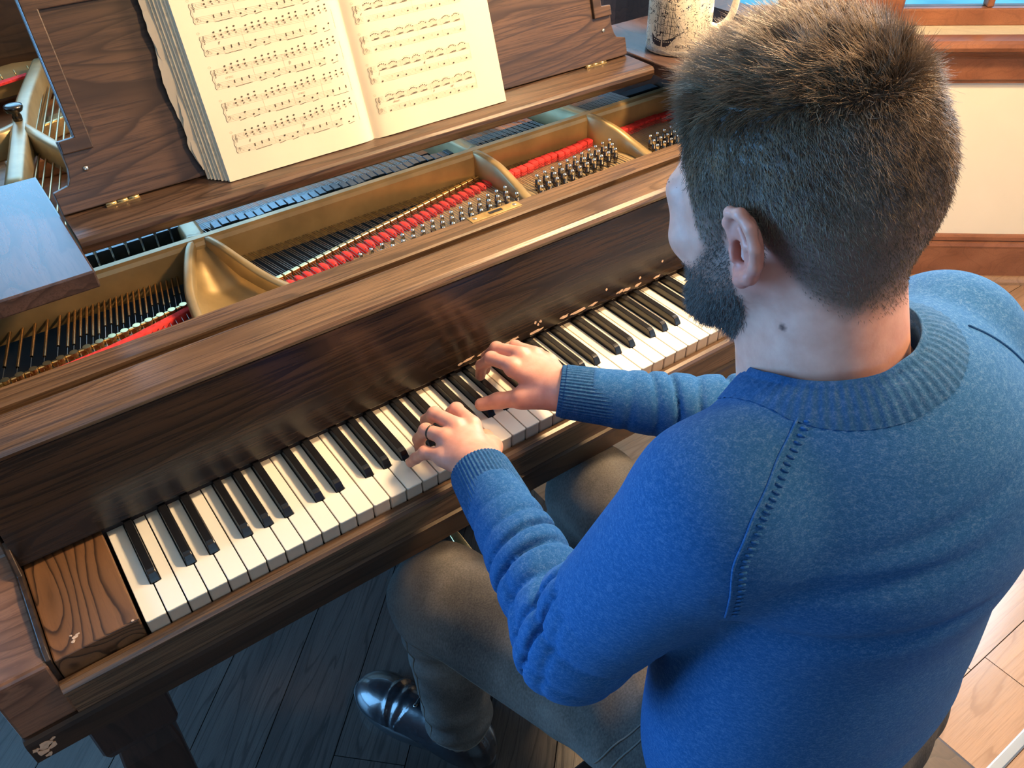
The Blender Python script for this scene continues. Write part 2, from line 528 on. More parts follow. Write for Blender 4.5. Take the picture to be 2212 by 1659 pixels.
def clip(poly, clipper):
    out = list(poly)
    n = len(clipper)
    for i in range(n):
        a, b_ = clipper[i], clipper[(i + 1) % n]
        ex, ey = b_[0] - a[0], b_[1] - a[1]
        side = lambda p: ex * (p[1] - a[1]) - ey * (p[0] - a[0])
        cur, out = out, []
        for j in range(len(cur)):
            p, q = cur[j], cur[(j + 1) % len(cur)]
            sp, sq = side(p), side(q)
            if sp >= 0: out.append(p)
            if sp * sq < 0:
                t = sp / (sp - sq)
                out.append((p[0] + (q[0] - p[0]) * t, p[1] + (q[1] - p[1]) * t))
        if not out: return []
    return out

def lay(field, ang, width, l0, l1, gap=0.0018, mat='floor'):
    ca, sa = math.cos(ang), math.sin(ang)
    us = [x * ca + y * sa for x, y in field]
    vs_ = [-x * sa + y * ca for x, y in field]
    v = min(vs_)
    rnd = random.Random(int(ang * 100) + 5)
    while v < max(vs_):
        u = min(us) - rnd.random() * l1
        while u < max(us):
            l = l0 + (l1 - l0) * rnd.random()
            r = [(u + gap / 2, v + gap / 2), (u + l - gap / 2, v + gap / 2), (u + l - gap / 2, v + width - gap / 2), (u + gap / 2, v + width - gap / 2)]
            w = [(a * ca - b_ * sa, a * sa + b_ * ca) for a, b_ in r]
            w = clip(w, field)
            if len(w) >= 3:
                c = (sum(p[0] for p in w) / len(w), sum(p[1] for p in w) / len(w))
                loc = [((p[0] - c[0]) * ca + (p[1] - c[1]) * sa, -(p[0] - c[0]) * sa + (p[1] - c[1]) * ca) for p in w]
                g = prism_z(loc, -0.014, 0.0)
                me = make_me('plank', g[0], g[1], mat)
                link('plank', me, floor, (c[0], c[1], FZ), rot=(0, 0, ang))
            u += l
        v += width
XS, YS = 0.86, -0.585
FA = clip(ROOM, [(XL, YF), (XS, YF), (XS, YB), (XL, YB)])
FB = clip(ROOM, [(XS, YS), (6, YS), (6, YB), (XS, YB)])
FC = clip(ROOM, [(XS, YF), (6, YF), (6, YS), (XS, YS)])
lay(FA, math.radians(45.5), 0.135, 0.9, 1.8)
lay(FB, 0.0, 0.135, 0.9, 1.8, mat='floor_light')
lay(FC, 0.0, 0.135, 0.9, 1.8, mat='floor_light')
put('trim_5', bevel(box(XS, 3.2, YS - 0.010, YS + 0.010, FZ - 0.004, FZ + 0.005), 0.003), 'steel', kind='structure')

# garden outside the bay window
gm, nt, b = nmat('garden_ground')
nn = N(nt, 'ShaderNodeTexNoise', Scale=1.1, Detail=6.0)
nt.links.new(coords(nt), nn.inputs['Vector'])
rr_ = ramp(nt, [(0.30, (0.10, 0.30, 0.33)), (0.5, (0.22, 0.50, 0.55)), (0.7, (0.45, 0.62, 0.58))])
nt.links.new(nn.outputs['Fac'], rr_.inputs['Fac'])
nt.links.new(rr_.outputs['Color'], b.inputs['Base Color'])
b.inputs['Roughness'].default_value = 0.9
put('ground', box(-14, 22, -14, 22, FZ - 0.75, FZ - 0.65), gm, kind='structure')

# ceiling lamps that light the room warmly
def ceiling_lamp(x, y, zb, energy, label, col=(1.0, 0.70, 0.40), rad=0.11):
    t = empty('ceiling_lamp', (x, y, zb), label, 'lamp', 'brass ceiling lamps')
    prof = [(0.175, 0.0), (0.17, 0.05), (0.13, 0.10), (0.06, 0.13), (0.02, 0.14), (0.018, 0.135), (0.055, 0.122), (0.122, 0.094), (0.162, 0.048), (0.168, 0.0)]
    sh = lathe(prof, 40, (x, y, zb))
    F = sh[1][:-2] + [((len(prof) - 1) * 40 + k, (len(prof) - 1) * 40 + (k + 1) % 40, (k + 1) % 40, k) for k in range(40)]
    put('shade', (sh[0], F), 'brass', t, True)
    put('rod', tube([(x, y, zb + 0.13), (x, y, ZC)], 0.008, 10), 'brass', t, True)
    put('canopy', lathe([(0.06, -0.02), (0.06, -0.008), (0.05, 0.0)], 30, (x, y, ZC)), 'brass', t, True)
    l = bpy.data.lights.new('bulb', 'POINT')
    l.color = col
    l.energy = energy
    l.shadow_soft_size = rad
    o = bpy.data.objects.new('bulb', l)
    COL.objects.link(o)
    o.parent = t
    o.location = (0, 0, -0.10)
ceiling_lamp(1.35, 0.05, 1.28, 125, 'brass dome lamp hanging over the treble end of the piano')
ceiling_lamp(1.25, -0.85, 1.35, 62, 'brass dome lamp hanging behind the seated man', (1.0, 0.62, 0.30))
# ================================================================== THE GRAND PIANO
P = 0.0235                                  # white key pitch
NW = 52
XW = NW * P
piano = empty('grand_piano', (XW / 2, 0.75, FZ), 'dark oak grand piano with open keyboard and music desk', 'piano')

# ---- case
XI0, XI1 = -0.098, XW + 0.098               # inner faces of the arms
def rimpath(off):
    pts = [(XI0 - off, 0.26), (XI0 - off, 1.15)]
    tail = catmull([(XI0 - off, 1.15), (XI0 - off + 0.012, 1.40), (0.03, 1.59 + off), (0.22, 1.64 + off), (0.44, 1.58 + off * 0.95), (0.62 + off * 0.7, 1.36 + off * 0.7), (0.84 + off * 0.6, 1.14 + off * 0.8), (1.12 + off * 0.6, 1.00 + off * 0.8), (XI1 + off - 0.02, 0.82), (XI1 + off, 0.62)], 6)
    pts += [tuple(p) for p in tail[1:]]
    pts += [(XI1 + off, 0.26)]
    return pts
ri, ro = rimpath(0.0), rimpath(0.058)
n = len(ri)
ZR = 0.298
V = [(x, y, -0.118) for x, y in ri] + [(x, y, ZR) for x, y in ri] + [(x, y, -0.118) for x, y in ro] + [(x, y, ZR) for x, y in ro]
F = []
for i in range(n - 1):
    F += [(i, i + 1, n + i + 1, n + i), (2 * n + i, 3 * n + i, 3 * n + i + 1, 2 * n + i + 1), (n + i, n + i + 1, 3 * n + i + 1, 3 * n + i), (i, 2 * n + i, 2 * n + i + 1, i + 1)]
F += [(0, n, 3 * n, 2 * n), (n - 1, 3 * n - 1, 4 * n - 1, 2 * n - 1)]
put('rim', fixn((V, F)), 'wood_x', piano, label='curved dark oak rim of the piano')
# arms beside the keyboard
for sgn, xi in ((-1, XI0), (1, XI1)):
    xo = xi + sgn * 0.058
    prof = [(0.002, -0.082), (0.002, 0.006), (0.006, 0.011), (0.10, 0.012), (0.14, 0.016), (0.16, 0.03), (0.172, 0.07), (0.186, 0.15), (0.198, 0.23), (0.203, 0.285), (0.212, ZR), (0.26, ZR), (0.26, -0.082)]
    put('arm', bevel(prism_x(prof, min(xi, xo), max(xi, xo)), 0.003), 'wood_arm', piano)
    xa, xb = xi + sgn * 0.0005, xi - sgn * 0.005
    put('cheek_lip', bevel(prism_x([(0.004, -0.080), (0.004, 0.012), (0.02, 0.017), (0.13, 0.020), (0.16, 0.05), (0.16, -0.08)], min(xa, xb), max(xa, xb)), 0.001), 'wood_x', piano)
# cheek blocks
put('cheek_block', bevel(box(XI0 + 0.006, -0.0035, 0.003, 0.158, -0.045, 0.008), 0.0018), 'wood_y', piano)
put('cheek_block', bevel(box(XW + 0.0035, XI1 - 0.006, 0.003, 0.158, -0.045, 0.008), 0.0018), 'wood_y', piano)
# white wear on the corner of the left block
rnd = random.Random(3)
def chipmesh(c, u, v, rad, n_=9, h=0.0004, seed=0):
    r = random.Random(seed)
    c, u, v = Vector(c), Vector(u), Vector(v)
    w = u.cross(v).normalized() * h
    top = [c + w + (u * math.cos(2 * PI * k / n_) + v * math.sin(2 * PI * k / n_)) * rad * (0.55 + 0.6 * r.random()) for k in range(n_)]
    bot = [p - w * 2 for p in top]
    Fa = [tuple(range(n_)), tuple(range(2 * n_ - 1, n_ - 1, -1))] + [(k, n_ + k, n_ + (k + 1) % n_, (k + 1) % n_) for k in range(n_)]
    return fixn(([tuple(p) for p in top + bot], Fa))
for k, (x, y, r) in enumerate([(-0.0665, 0.020, 0.0035), (-0.069, 0.0155, 0.0028), (-0.063, 0.0225, 0.0022), (-0.0695, 0.0245, 0.0018), (-0.010, 0.0045, 0.0022)]):
    put('worn_spot', chipmesh((x, y, 0.0083), (1, 0, 0), (0, 0.7, 0), r, seed=k), 'chip', piano)
# key slip with a rounded nose, key bed with its projecting edge
slip = [(0.0005, -0.08), (0.0005, -0.021), (-0.006, -0.0205), (-0.011, -0.0225), (-0.0135, -0.027), (-0.0130, -0.033), (-0.0095, -0.038), (-0.004, -0.041), (-0.002, -0.045), (-0.002, -0.08)]
put('key_slip', prism_x(slip, XI0, XI1), 'wood_rail', piano)
bed = [(0.30, -0.124), (-0.002, -0.124), (-0.005, -0.121), (-0.006, -0.090), (-0.005, -0.084), (-0.001, -0.0815), (0.30, -0.0815)]
put('key_bed', prism_x(bed, XI0 - 0.058, XI1 + 0.058), 'wood_x', piano)
for k, (x, z, r) in enumerate([(-0.140, -0.097, 0.0075), (-0.1345, -0.103, 0.006), (-0.146, -0.106, 0.0065), (-0.131, -0.093, 0.003), (-0.150, -0.098, 0.004), (-0.142, -0.115, 0.004)]):
    put('worn_spot', chipmesh((x, -0.0061, z), (1, 0, 0), (0, 0, 0.8), r, seed=20 + k), 'chip', piano)
put('bottom_board', box(XI0 - 0.03, XI1 + 0.03, 0.30, 0.62, -0.124, -0.085), 'wood_leg', piano)
# fallboard, felt behind the keys, rails
fall = [(0.1500, 0.0135), (0.1485, 0.0160), (0.1700, 0.146), (0.176, 0.150), (0.20, 0.150), (0.185, 0.0135)]
fallboard = put('fallboard', prism_x(fall, XI0 + 0.004, XI1 - 0.004), 'wood_fall', piano)
put('name_felt', box(XI0 + 0.006, XI1 - 0.006, 0.160, 0.166, -0.03, 0.0135), 'dark_felt', piano)
fd = Vector((0, 0.0215, 0.130)).normalized()
rc = random.Random(11)
for k in range(26):
    x = 0.50 + 0.50 * rc.random() if k < 20 else 0.62 + 0.3 * rc.random()
    h = 0.0035 + 0.004 * rc.random() if k < 20 else 0.012 + 0.02 * rc.random()
    ln = 0.005 + 0.012 * rc.random() if k < 20 else 0.0025
    c = Vector((x, 0.1485, 0.016)) + fd * h
    u = Vector((1, 0, 0.10)).normalized() * ln
    put('worn_spot', chipmesh(c, u, fd * 0.0024, 1.0, 11, 0.0003, 40 + k), 'chip', fallboard)
plankB = [(0.172, 0.1465), (0.1675, 0.150), (0.1660, 0.155), (0.1685, 0.1605), (0.175, 0.1635), (0.225, 0.1655), (0.231, 0.163), (0.2325, 0.158), (0.2325, 0.1465)]
put('rail', prism_x(plankB, XI0 + 0.002, XI1 - 0.002), 'wood_rail', piano, label='brown oak rail above the fallboard')
plankA = [(0.2425, 0.12), (0.2425, 0.164), (0.245, 0.1665), (0.276, 0.1675), (0.279, 0.165), (0.2795, 0.12)]
put('stretcher', prism_x(plankA, XI0 + 0.002, XI1 - 0.002), 'wood_rail', piano, label='narrow oak stretcher with lock plate')
put('groove_shade', box(XI0 + 0.003, XI1 - 0.003, 0.2325, 0.2425, 0.10, 0.122), 'void', piano)  # near-black strip that paints the shade in the groove
lp = put('lock_plate', bevel(box(0.613, 0.704, 0.2605, 0.2775, 0.1660, 0.1684), 0.0006), 'brass', piano)
put('keyhole', box(0.648, 0.672, 0.2665, 0.2725, 0.1684, 0.1688), 'void', lp)
for x in (0.622, 0.695):
    put('screw', lathe([(0.0032, 0), (0.0032, 0.0004), (0.0022, 0.001)], 14, (x, 0.2690, 0.1684)), 'steel', lp, True)

# ---- keys
SH = {'C#': -0.0022, 'D#': 0.0022, 'F#': -0.0030, 'G#': 0.0, 'A#': 0.0030}
NOTES = ['A', 'B', 'C', 'D', 'E', 'F', 'G']
RB = {'A': 'A#', 'B': None, 'C': 'C#', 'D': 'D#', 'E': None, 'F': 'F#', 'G': 'G#'}
LB = {'A': 'G#', 'B': 'A#', 'C': None, 'D': 'C#', 'E': 'D#', 'F': None, 'G': 'F#'}
def wkey(nt_, first=False, last=False):
    g = 0.00075
    x0, x1 = g, P - g
    tl = x0 if (LB[nt_] is None or first) else SH[LB[nt_]] + 0.0063
    tr = x1 if (RB[nt_] is None or last) else P + SH[RB[nt_]] - 0.0063
    yh, yb = 0.0475, 0.159
    def poly(yf):
        q = [(x0 + 0.002, yf), (x1 - 0.002, yf), (x1 - 0.0006, yf + 0.0006), (x1, yf + 0.002)]
        q += [(x1, yb)] if tr == x1 else [(x1, yh), (tr, yh + 0.0012), (tr, yb)]
        q += [(x0, yb)] if tl == x0 else [(tl, yb), (tl, yh + 0.0012), (x0, yh)]
        q += [(x0, yf + 0.002), (x0 + 0.0006, yf + 0.0006)]
        return q
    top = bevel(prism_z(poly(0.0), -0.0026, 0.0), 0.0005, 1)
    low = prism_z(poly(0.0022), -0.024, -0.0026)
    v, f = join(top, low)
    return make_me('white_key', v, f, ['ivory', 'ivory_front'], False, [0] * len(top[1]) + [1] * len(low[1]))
WK = {}
for i in range(NW):
    nt_ = NOTES[i % 7]
    key = (nt_, i == 0, i == NW - 1)
    if key not in WK:
        WK[key] = wkey(*key)
    link('white_key', WK[key], piano, (i * P, 0, 0))
def bkey():
    wb, wt, h = 0.0056, 0.0047, 0.0118
    prof = [(0.0485, -0.004, wb), (0.0485, 0.0008, wb), (0.0505, 0.0048, wb - 0.0002), (0.0540, 0.0100, wt), (0.0565, 0.0114, wt), (0.060, h, wt), (0.159, h, wt), (0.159, -0.004, wb)]
    V = [(-w, y, z) for y, z, w in prof] + [(w, y, z) for y, z, w in prof]
    k = len(prof)
    F = [tuple(range(k)), tuple(range(2 * k - 1, k - 1, -1))] + [(i, i + k, (i + 1) % k + k, (i + 1) % k) for i in range(k)]
    v, f = bevel(fixn((V, F)), 0.0007, 2)
    return make_me('black_key', v, f, 'ebony', True)
bk = bkey()
for poly in bk.polygons: poly.use_smooth = False
for i in range(NW - 1):
    r = RB[NOTES[i % 7]]
    if r:
        link('black_key', bk, piano, ((i + 1) * P + SH[r], 0, 0))

# ---- cast iron plate
plate = put('iron_plate', prism_z([(XI0 + 0.004, 0.285), (XI1 - 0.004, 0.285), (XI1 - 0.004, 0.345), (0.30, 0.345), (XI0 + 0.004, 0.335)], 0.100, 0.1135), 'pinblock', piano, label='bronze painted cast iron plate')
put('pin_field', prism_z([(0.335, 0.345), (XI1 - 0.004, 0.345), (XI1 - 0.004, 0.452), (1.06, 0.452), (0.765, 0.445), (0.72, 0.432), (0.335, 0.358)], 0.100, 0.1135), 'pinblock', plate)
put('pin_field', prism_z([(XI0 + 0.004, 0.335), (0.215, 0.335), (0.215, 0.372), (XI0 + 0.004, 0.345)], 0.100, 0.1135), 'pinblock', plate)
put('action_shade', box(XI0 + 0.004, XI1 - 0.004, 0.335, 0.70, 0.02, 0.060), 'void', piano)  # near-black box for the action: shade below the strings put into its colour
# flange along the whole width
fl = [(0.463, 0.110), (0.463, 0.160), (0.465, 0.166), (0.469, 0.1695), (0.478, 0.170), (0.483, 0.167), (0.484, 0.110)]
put('flange', prism_x(fl, XI0 + 0.004, XI1 - 0.004), 'gold', plate, label='bronze painted flange of the plate')
def ribbon(path, w0, w1, depth, seg=8):
    """a rib following path [(x,y,z)] with top width and a skirt of given depth"""
    pts = [np.array(p) for p in catmull(path, seg)]
    V, F = [], []
    m = len(pts)
    for i, p in enumerate(pts):
        t = pts[min(i + 1, m - 1)] - pts[max(i - 1, 0)]
        t = t[:2] / np.linalg.norm(t[:2])
        nrm = np.array([t[1], -t[0]])
        w = (w0 + (w1 - w0) * i / (m - 1)) / 2
        for o, dz in ((-w, -depth), (-w, -0.004), (-w * 0.6, 0.0), (w * 0.6, 0.0), (w, -0.004), (w, -depth)):
            V.append((p[0] + nrm[0] * o, p[1] + nrm[1] * o, max(p[2] + dz, 0.104)))
    for i in range(m - 1):
        for k in range(5):
            F.append((i * 6 + k, i * 6 + k + 1, (i + 1) * 6 + k + 1, (i + 1) * 6 + k))
    F += [tuple(range(6)), tuple(range((m - 1) * 6 + 5, (m - 1) * 6 - 1, -1))]
    return fixn((V, F))
# the cup-shaped strut between bass and tenor: two ribs and a dished web
rl = [(0.258, 0.468, 0.169), (0.246, 0.445, 0.167), (0.228, 0.400, 0.160), (0.214, 0.355, 0.150), (0.205, 0.283, 0.140)]
rrb = [(0.282, 0.468, 0.169), (0.292, 0.440, 0.165), (0.306, 0.400, 0.154), (0.325, 0.350, 0.142), (0.352, 0.283, 0.138)]
put('strut', ribbon(rl, 0.012, 0.014, 0.05), 'gold', plate, True)
put('strut', ribbon(rrb, 0.012, 0.016, 0.05), 'gold', plate, True)
A, B = catmull(rl, 8), catmull(rrb, 8)
V, F = [], []
K = 10
for i in range(len(A)):
    for k in range(K + 1):
        t = k / K
        p = A[i] * (1 - t) + B[i] * t
        dish = (4 * t * (1 - t)) ** 0.5 * (0.006 + 0.036 * min(1, i / 16))
        V.append((p[0], p[1], p[2] - 0.004 - dish))
for i in range(len(A) - 1):
    for k in range(K):
        a = i * (K + 1) + k
        F.append((a, a + 1, a + K + 2, a + K + 1))
put('web', fixn((V, F)), 'gold', plate, True)
# two thin struts in tenor and treble
put('strut', ribbon([(0.752, 0.478, 0.169), (0.760, 0.455, 0.168), (0.772, 0.420, 0.156), (0.776, 0.380, 0.139), (0.772, 0.335, 0.128), (0.766, 0.283, 0.122)], 0.014, 0.020, 0.06), 'gold', plate, True)
put('strut', ribbon([(1.003, 0.478, 0.169), (1.014, 0.452, 0.168), (1.032, 0.415, 0.154), (1.042, 0.380, 0.138), (1.042, 0.335, 0.128), (1.038, 0.283, 0.122)], 0.014, 0.020, 0.06), 'gold', plate, True)
# struts running back over the strings
for x0, x1 in ((0.268, 0.30), (0.762, 0.735), (1.012, 0.96)):
    put('strut', ribbon([(x0, 0.478, 0.168), (x0 + (x1 - x0) * 0.2, 0.56, 0.166), (x1, 0.95 if x0 > 0.9 else 1.15, 0.160)], 0.030, 0.030, 0.045), 'gold', plate, True)
put('strut', ribbon([(0.086, 0.835, 0.168), (0.150, 1.11, 0.170), (0.185, 1.25, 0.170), (0.265, 1.50, 0.166)], 0.030, 0.030, 0.06), 'gold', plate, True)
put('strut', ribbon([(0.150, 1.12, 0.169), (0.185, 0.965, 0.168), (0.225, 0.84, 0.168)], 0.022, 0.022, 0.045), 'gold', plate, True)
put('strut', ribbon([(0.150, 1.12, 0.169), (0.10, 1.10, 0.168), (0.02, 1.13, 0.168), (-0.085, 1.15, 0.168)], 0.022, 0.022, 0.05), 'gold', plate, True)
kn = put('knob', lathe([(0.008, 0), (0.009, 0.010), (0.007, 0.016), (0.014, 0.020), (0.017, 0.026), (0.0165, 0.031), (0.010, 0.033)], 20, (0.152, 1.125, 0.168)), 'pin', plate, True)
put('hitch_rail', prism_z([(XI0 + 0.006, 1.38), (0.03, 1.47), (0.22, 1.505), (0.42, 1.46), (0.46, 1.55), (0.22, 1.615), (0.04, 1.565), (XI0 + 0.02, 1.42)], 0.10, 0.135), 'gold', plate)
put('soundboard', prism_z([(XI0 + 0.004, 0.66), (XI1 - 0.004, 0.66), (1.09, 0.985), (0.80, 1.15), (0.60, 1.35), (0.43, 1.57), (0.22, 1.625), (0.03, 1.58), (XI0 + 0.01, 1.38)], 0.050, 0.062), 'sound', piano)
put('bridge', bevel(prism_z([(0.02, 1.20), (0.36, 1.34), (0.355, 1.375), (0.01, 1.235)], 0.062, 0.100), 0.004), 'brass', piano)
put('bridge', bevel(prism_z([(0.10, 1.10), (0.50, 1.05), (1.05, 0.72), (1.06, 0.75), (0.51, 1.09), (0.10, 1.135)], 0.062, 0.100), 0.004), 'sound', piano)
put('felt_strip', bevel(prism_z([(-0.02, 1.40), (0.23, 1.485), (0.23, 1.503), (-0.03, 1.42)], 0.135, 0.141), 0.001), 'red_felt', piano)
for k in range(9):
    put('hitch_pin', tube([(0.0 + k * 0.03, 1.43 + k * 0.0105, 0.134), (-0.002 + k * 0.03, 1.436 + k * 0.0105, 0.150)], 0.0016, 8), 'brass', piano, True)

# ---- strings: bass wound pairs, tenor and treble triples
ZSt = 0.1235
def agy(x):                                  # y of the speaking end of a string
    if x < 0.25: return 0.352 + 0.16 * max(0, x + 0.03) * (0.5 + 1.4 * max(0, x))
    if x < 0.77: return 0.366 + 0.092 * (x - 0.337) / 0.41
    return 0.462
bass, core, tenor, treble = [], [], [], []
AG = []
x = -0.085
i = 0
while x < 0.212:
    ya = agy(x)
    pair = [0.0] if x < 0.035 else [-0.0040, 0.0040]
    for dx in pair:
        a = Vector((x + dx, ya, ZSt)); e = Vector((x * 0.75 + dx + 0.30, 1.46, ZSt + 0.012))
        d = (e - a).normalized()
        r = 0.0021 - 0.0030 * max(0, x)
        core.append((a - d * 0.0 , a + d * 0.034, 0.0006))
        bass.append((a + d * (0.024 + 0.012 * (i % 2)), e - d * 0.06, max(0.0010, r)))
        core.append((Vector((x + dx - 0.006, 0.290, 0.1185)), a, 0.0006))
    AG.append((x, ya))
    x += 0.0168
    i += 1
for k in range(29):
    x = 0.342 + k * 0.01445
    ya = agy(x)
    for dx in (-0.0036, 0, 0.0036):
        a = Vector((x + dx, ya, ZSt)); e = Vector((x + dx - 0.14, 1.08, ZSt))
        tenor.append((a, e, 0.00055))
        tenor.append((Vector((x + dx + 0.010 + dx, 0.288, 0.118)), a, 0.00055))
    AG.append((x, ya))
for x0, x1, m in ((0.795, 0.995, 16), (1.062, 1.215, 14)):
    for k in range(m):
        x = x0 + (x1 - x0) * k / (m - 1)
        for dx in (-0.0036, 0, 0.0036):
            treble.append((Vector((x + dx, 0.462, ZSt)), Vector((x + dx - 0.06, 0.80, ZSt)), 0.0005))
            treble.append((Vector((x + dx + 0.016 + dx, 0.29, 0.118)), Vector((x + dx, 0.462, ZSt)), 0.0005))
def wires(L, sides=5):
    return join(*[tube([a, b_], r, sides, False) for a, b_, r in L])
put('wound_bass_strings', wires(bass, 7), 'copper', piano, True, kind='stuff')
put('bass_string_cores', wires(core, 5), 'wire', piano, True, kind='stuff')
put('tenor_strings', wires(tenor, 5), 'wire', piano, True, kind='stuff')
put('treble_strings', wires(treble, 5), 'wire', piano, True, kind='stuff')
# agraffes
ag = bevel(box(-0.0066, 0.0066, -0.0035, 0.0035, 0.0, 0.0145), 0.0009, 1)
ag = join(ag, lathe([(0.0045, 0), (0.0045, 0.004)], 10, (0, 0, -0.004)))
agm = make_me('agraffe', ag[0], ag[1], 'brass')
agb = join(bevel(box(-0.0060, 0.0060, -0.0028, 0.0028, 0.004, 0.0125), 0.0012, 1), lathe([(0.0042, 0.0), (0.0042, 0.006), (0.0052, 0.008), (0.0052, 0.0125)], 12, (0.0055, 0, 0.001)), lathe([(0.003, -0.004), (0.003, 0.005)], 10, (0, 0, 0)))
agbm = make_me('agraffe', agb[0], agb[1], 'brass')
for x, y in AG:
    if x < 0.25:
        link('agraffe', agbm, piano, (x, y, 0.1145), rot=(0, 0, 0.10))
    else:
        link('agraffe', agm, piano, (x, y, 0.1125), rot=(0, 0, 0.22))
put('agraffe_bar', prism_z([(XI0 + 0.004, 0.338), (0.20, 0.372), (0.22, 0.384), (0.22, 0.395), (0.19, 0.384), (XI0 + 0.004, 0.352)], 0.09, 0.1135), 'pinblock', plate)
put('agraffe_bar', prism_z([(0.335, 0.350), (0.765, 0.445), (0.765, 0.463), (0.335, 0.376)], 0.09, 0.1125), 'pinblock', plate)
# red felts
def felt(path, w, z0, z1, name='felt_strip', waves=0):
    V, F = [], []
    pts = catmull(path, max(2, waves))
    m = len(pts)
    for i, p in enumerate(pts):
        t = pts[min(i + 1, m - 1)] - pts[max(i - 1, 0)]
        t /= np.linalg.norm(t)
        nn_ = np.array([-t[1], t[0]])
        ww = w / 2
        for o, z in ((-ww, z0), (-ww, z1 - 0.001), (-ww * 0.7, z1), (ww * 0.7, z1), (ww, z1 - 0.001), (ww, z0)):
            V.append((p[0] + nn_[0] * o, p[1] + nn_[1] * o, z))
    for i in range(m - 1):
        for k in range(5):
            F.append((i * 6 + k, i * 6 + k + 1, (i + 1) * 6 + k + 1, (i + 1) * 6 + k))
    F += [tuple(range(6)), tuple(range(m * 6 - 1, m * 6 - 7, -1))]
    return fixn((V, F))
put('felt_strip', felt([(-0.02, 0.334), (0.10, 0.345), (0.16, 0.358), (0.212, 0.372)], 0.012, 0.114, 0.1255), 'red_felt', piano, True)
# the tenor felt swells between the strings: one pad per gap
pad = lathe([(0.0068, 0.0), (0.0074, 0.004), (0.0064, 0.0080), (0.0035, 0.0104)], 14)
pad = ([(v[0] * 0.93, v[1] * 1.75, v[2]) for v in pad[0]], pad[1])
padm = make_me('felt_pad', pad[0], pad[1], 'red_felt', True)
for k in range(29):
    x = 0.349 + k * 0.01445
    w_ = agy(x) - 0.0195
    link('felt_pad', padm, piano, (x + 0.004, w_, 0.1135), rot=(0, 0, 0.22))
blk = bevel(box(-0.0072, 0.0072, -0.0075, 0.0075, 0, 0.0145), 0.0015, 2)
blkm = make_me('felt_block', blk[0], blk[1], 'red_felt', True)
rb_ = random.Random(5)
for x0, x1, y0, y1, m in ((0.800, 0.995, 0.433, 0.450, 14), (1.066, 1.215, 0.450, 0.455, 11)):
    for k in range(m):
        t = k / (m - 1)
        link('felt_block', blkm, piano, (x0 + (x1 - x0) * t, y0 + (y1 - y0) * t + 0.0035 * ((k // 4) % 2) + 0.001 * rb_.random(), 0.1140), rot=(0, 0, 0.05 + 0.12 * (rb_.random() - 0.5)))
# tuning pins in slanting threes
pn = lathe([(0.0034, 0.0), (0.0034, 0.006), (0.0042, 0.0065), (0.0042, 0.0125), (0.0034, 0.013), (0.0034, 0.020)], 10)
tip = lathe([(0.0035, 0.0200), (0.0033, 0.0262), (0.0022, 0.0285)], 8)
pv, pf = join(pn, tip)
pinm = make_me('tuning_pin', pv, pf, ['pin', 'pin_tip'], True, [0] * len(pn[1]) + [1] * len(tip[1]))
pins = []
for k in range(17):
    x = 0.44 + k * 0.0195
    y0 = 0.318 + 0.045 * (x - 0.44) / 0.3
    for j in range(3):
        px, py = x + j * 0.0085, y0 + j * 0.0165 - 0.024
        if px < 0.757 and py > 0.289 and py < agy(px) - 0.042: pins.append((px, py))
for x0, m in ((0.805, 11), (1.066, 12)):
    for k in range(m):
        for j in range(3):
            px, py = x0 + k * 0.0192 + j * 0.0088 - 0.006, 0.335 + j * 0.0185 + 0.0035 * k * (1 if x0 < 1 else 0.6)
            if (px < 1.012 if x0 < 1 else px < XI1 - 0.01) and py < 0.418: pins.append((px, py))
for k in range(8):
    pins.append((-0.07 + k * 0.034, 0.305))
for px, py in pins:
    link('tuning_pin', pinm, piano, (px, py, 0.1132), rot=(-0.06, 0.02, 0.2 * ((px * 977) % 1)))
# dampers behind the flange
def damper_mesh(w, d, h):
    g = join(bevel(box(-w, w, -d, d, 0.0, h), 0.001, 1), box(-w * 0.8, w * 0.8, -d * 0.9, d * 0.9, -0.010, 0.0))
    return make_me('damper', g[0], g[1], ['damper', 'dark_felt'], False, [0] * (len(g[1]) - 6) + [1] * 6)
dmb, dmt = damper_mesh(0.0095, 0.020, 0.034), damper_mesh(0.0064, 0.011, 0.020)
wim = make_me('damper_wire', *tube([(0, 0, 0), (0, 0.006, 0.05)], 0.0009, 6), 'steel', True)
x = -0.075
while x < 0.252:
    link('damper', dmb, piano, (x + 0.006, 0.545 + 0.03 * x, 0.130))
    x += 0.0218
for k in range(32):
    x = 0.315 + k * 0.0137
    link('damper', dmt, piano, (x, 0.532 + 0.004 * math.sin(k), 0.130))
put('damper_guide_rail', bevel(box(XI0 + 0.006, XI1 - 0.006, 0.60, 0.625, 0.085, 0.112), 0.002), 'damper', piano)

# ---- side shelves beside the music desk
def shelf(x0, x1, nm_label):
    put('side_shelf', bevel(box(x0, x1, 0.308, 0.628, 0.232, 0.255), 0.0022), 'wood_shelf', piano, label=nm_label)
shelf(XI0 + 0.001, 0.111, 'dark oak shelf left of the music desk')
shelf(1.111, XI1 - 0.001, 'dark oak shelf right of the music desk')
for x0, x1 in ((XI0 + 0.001, XI0 + 0.030), (XI1 - 0.030, XI1 - 0.001)):
    put('shelf_ledge', box(x0, x1, 0.308, 0.628, 0.205, 0.2318), 'wood_x', piano)
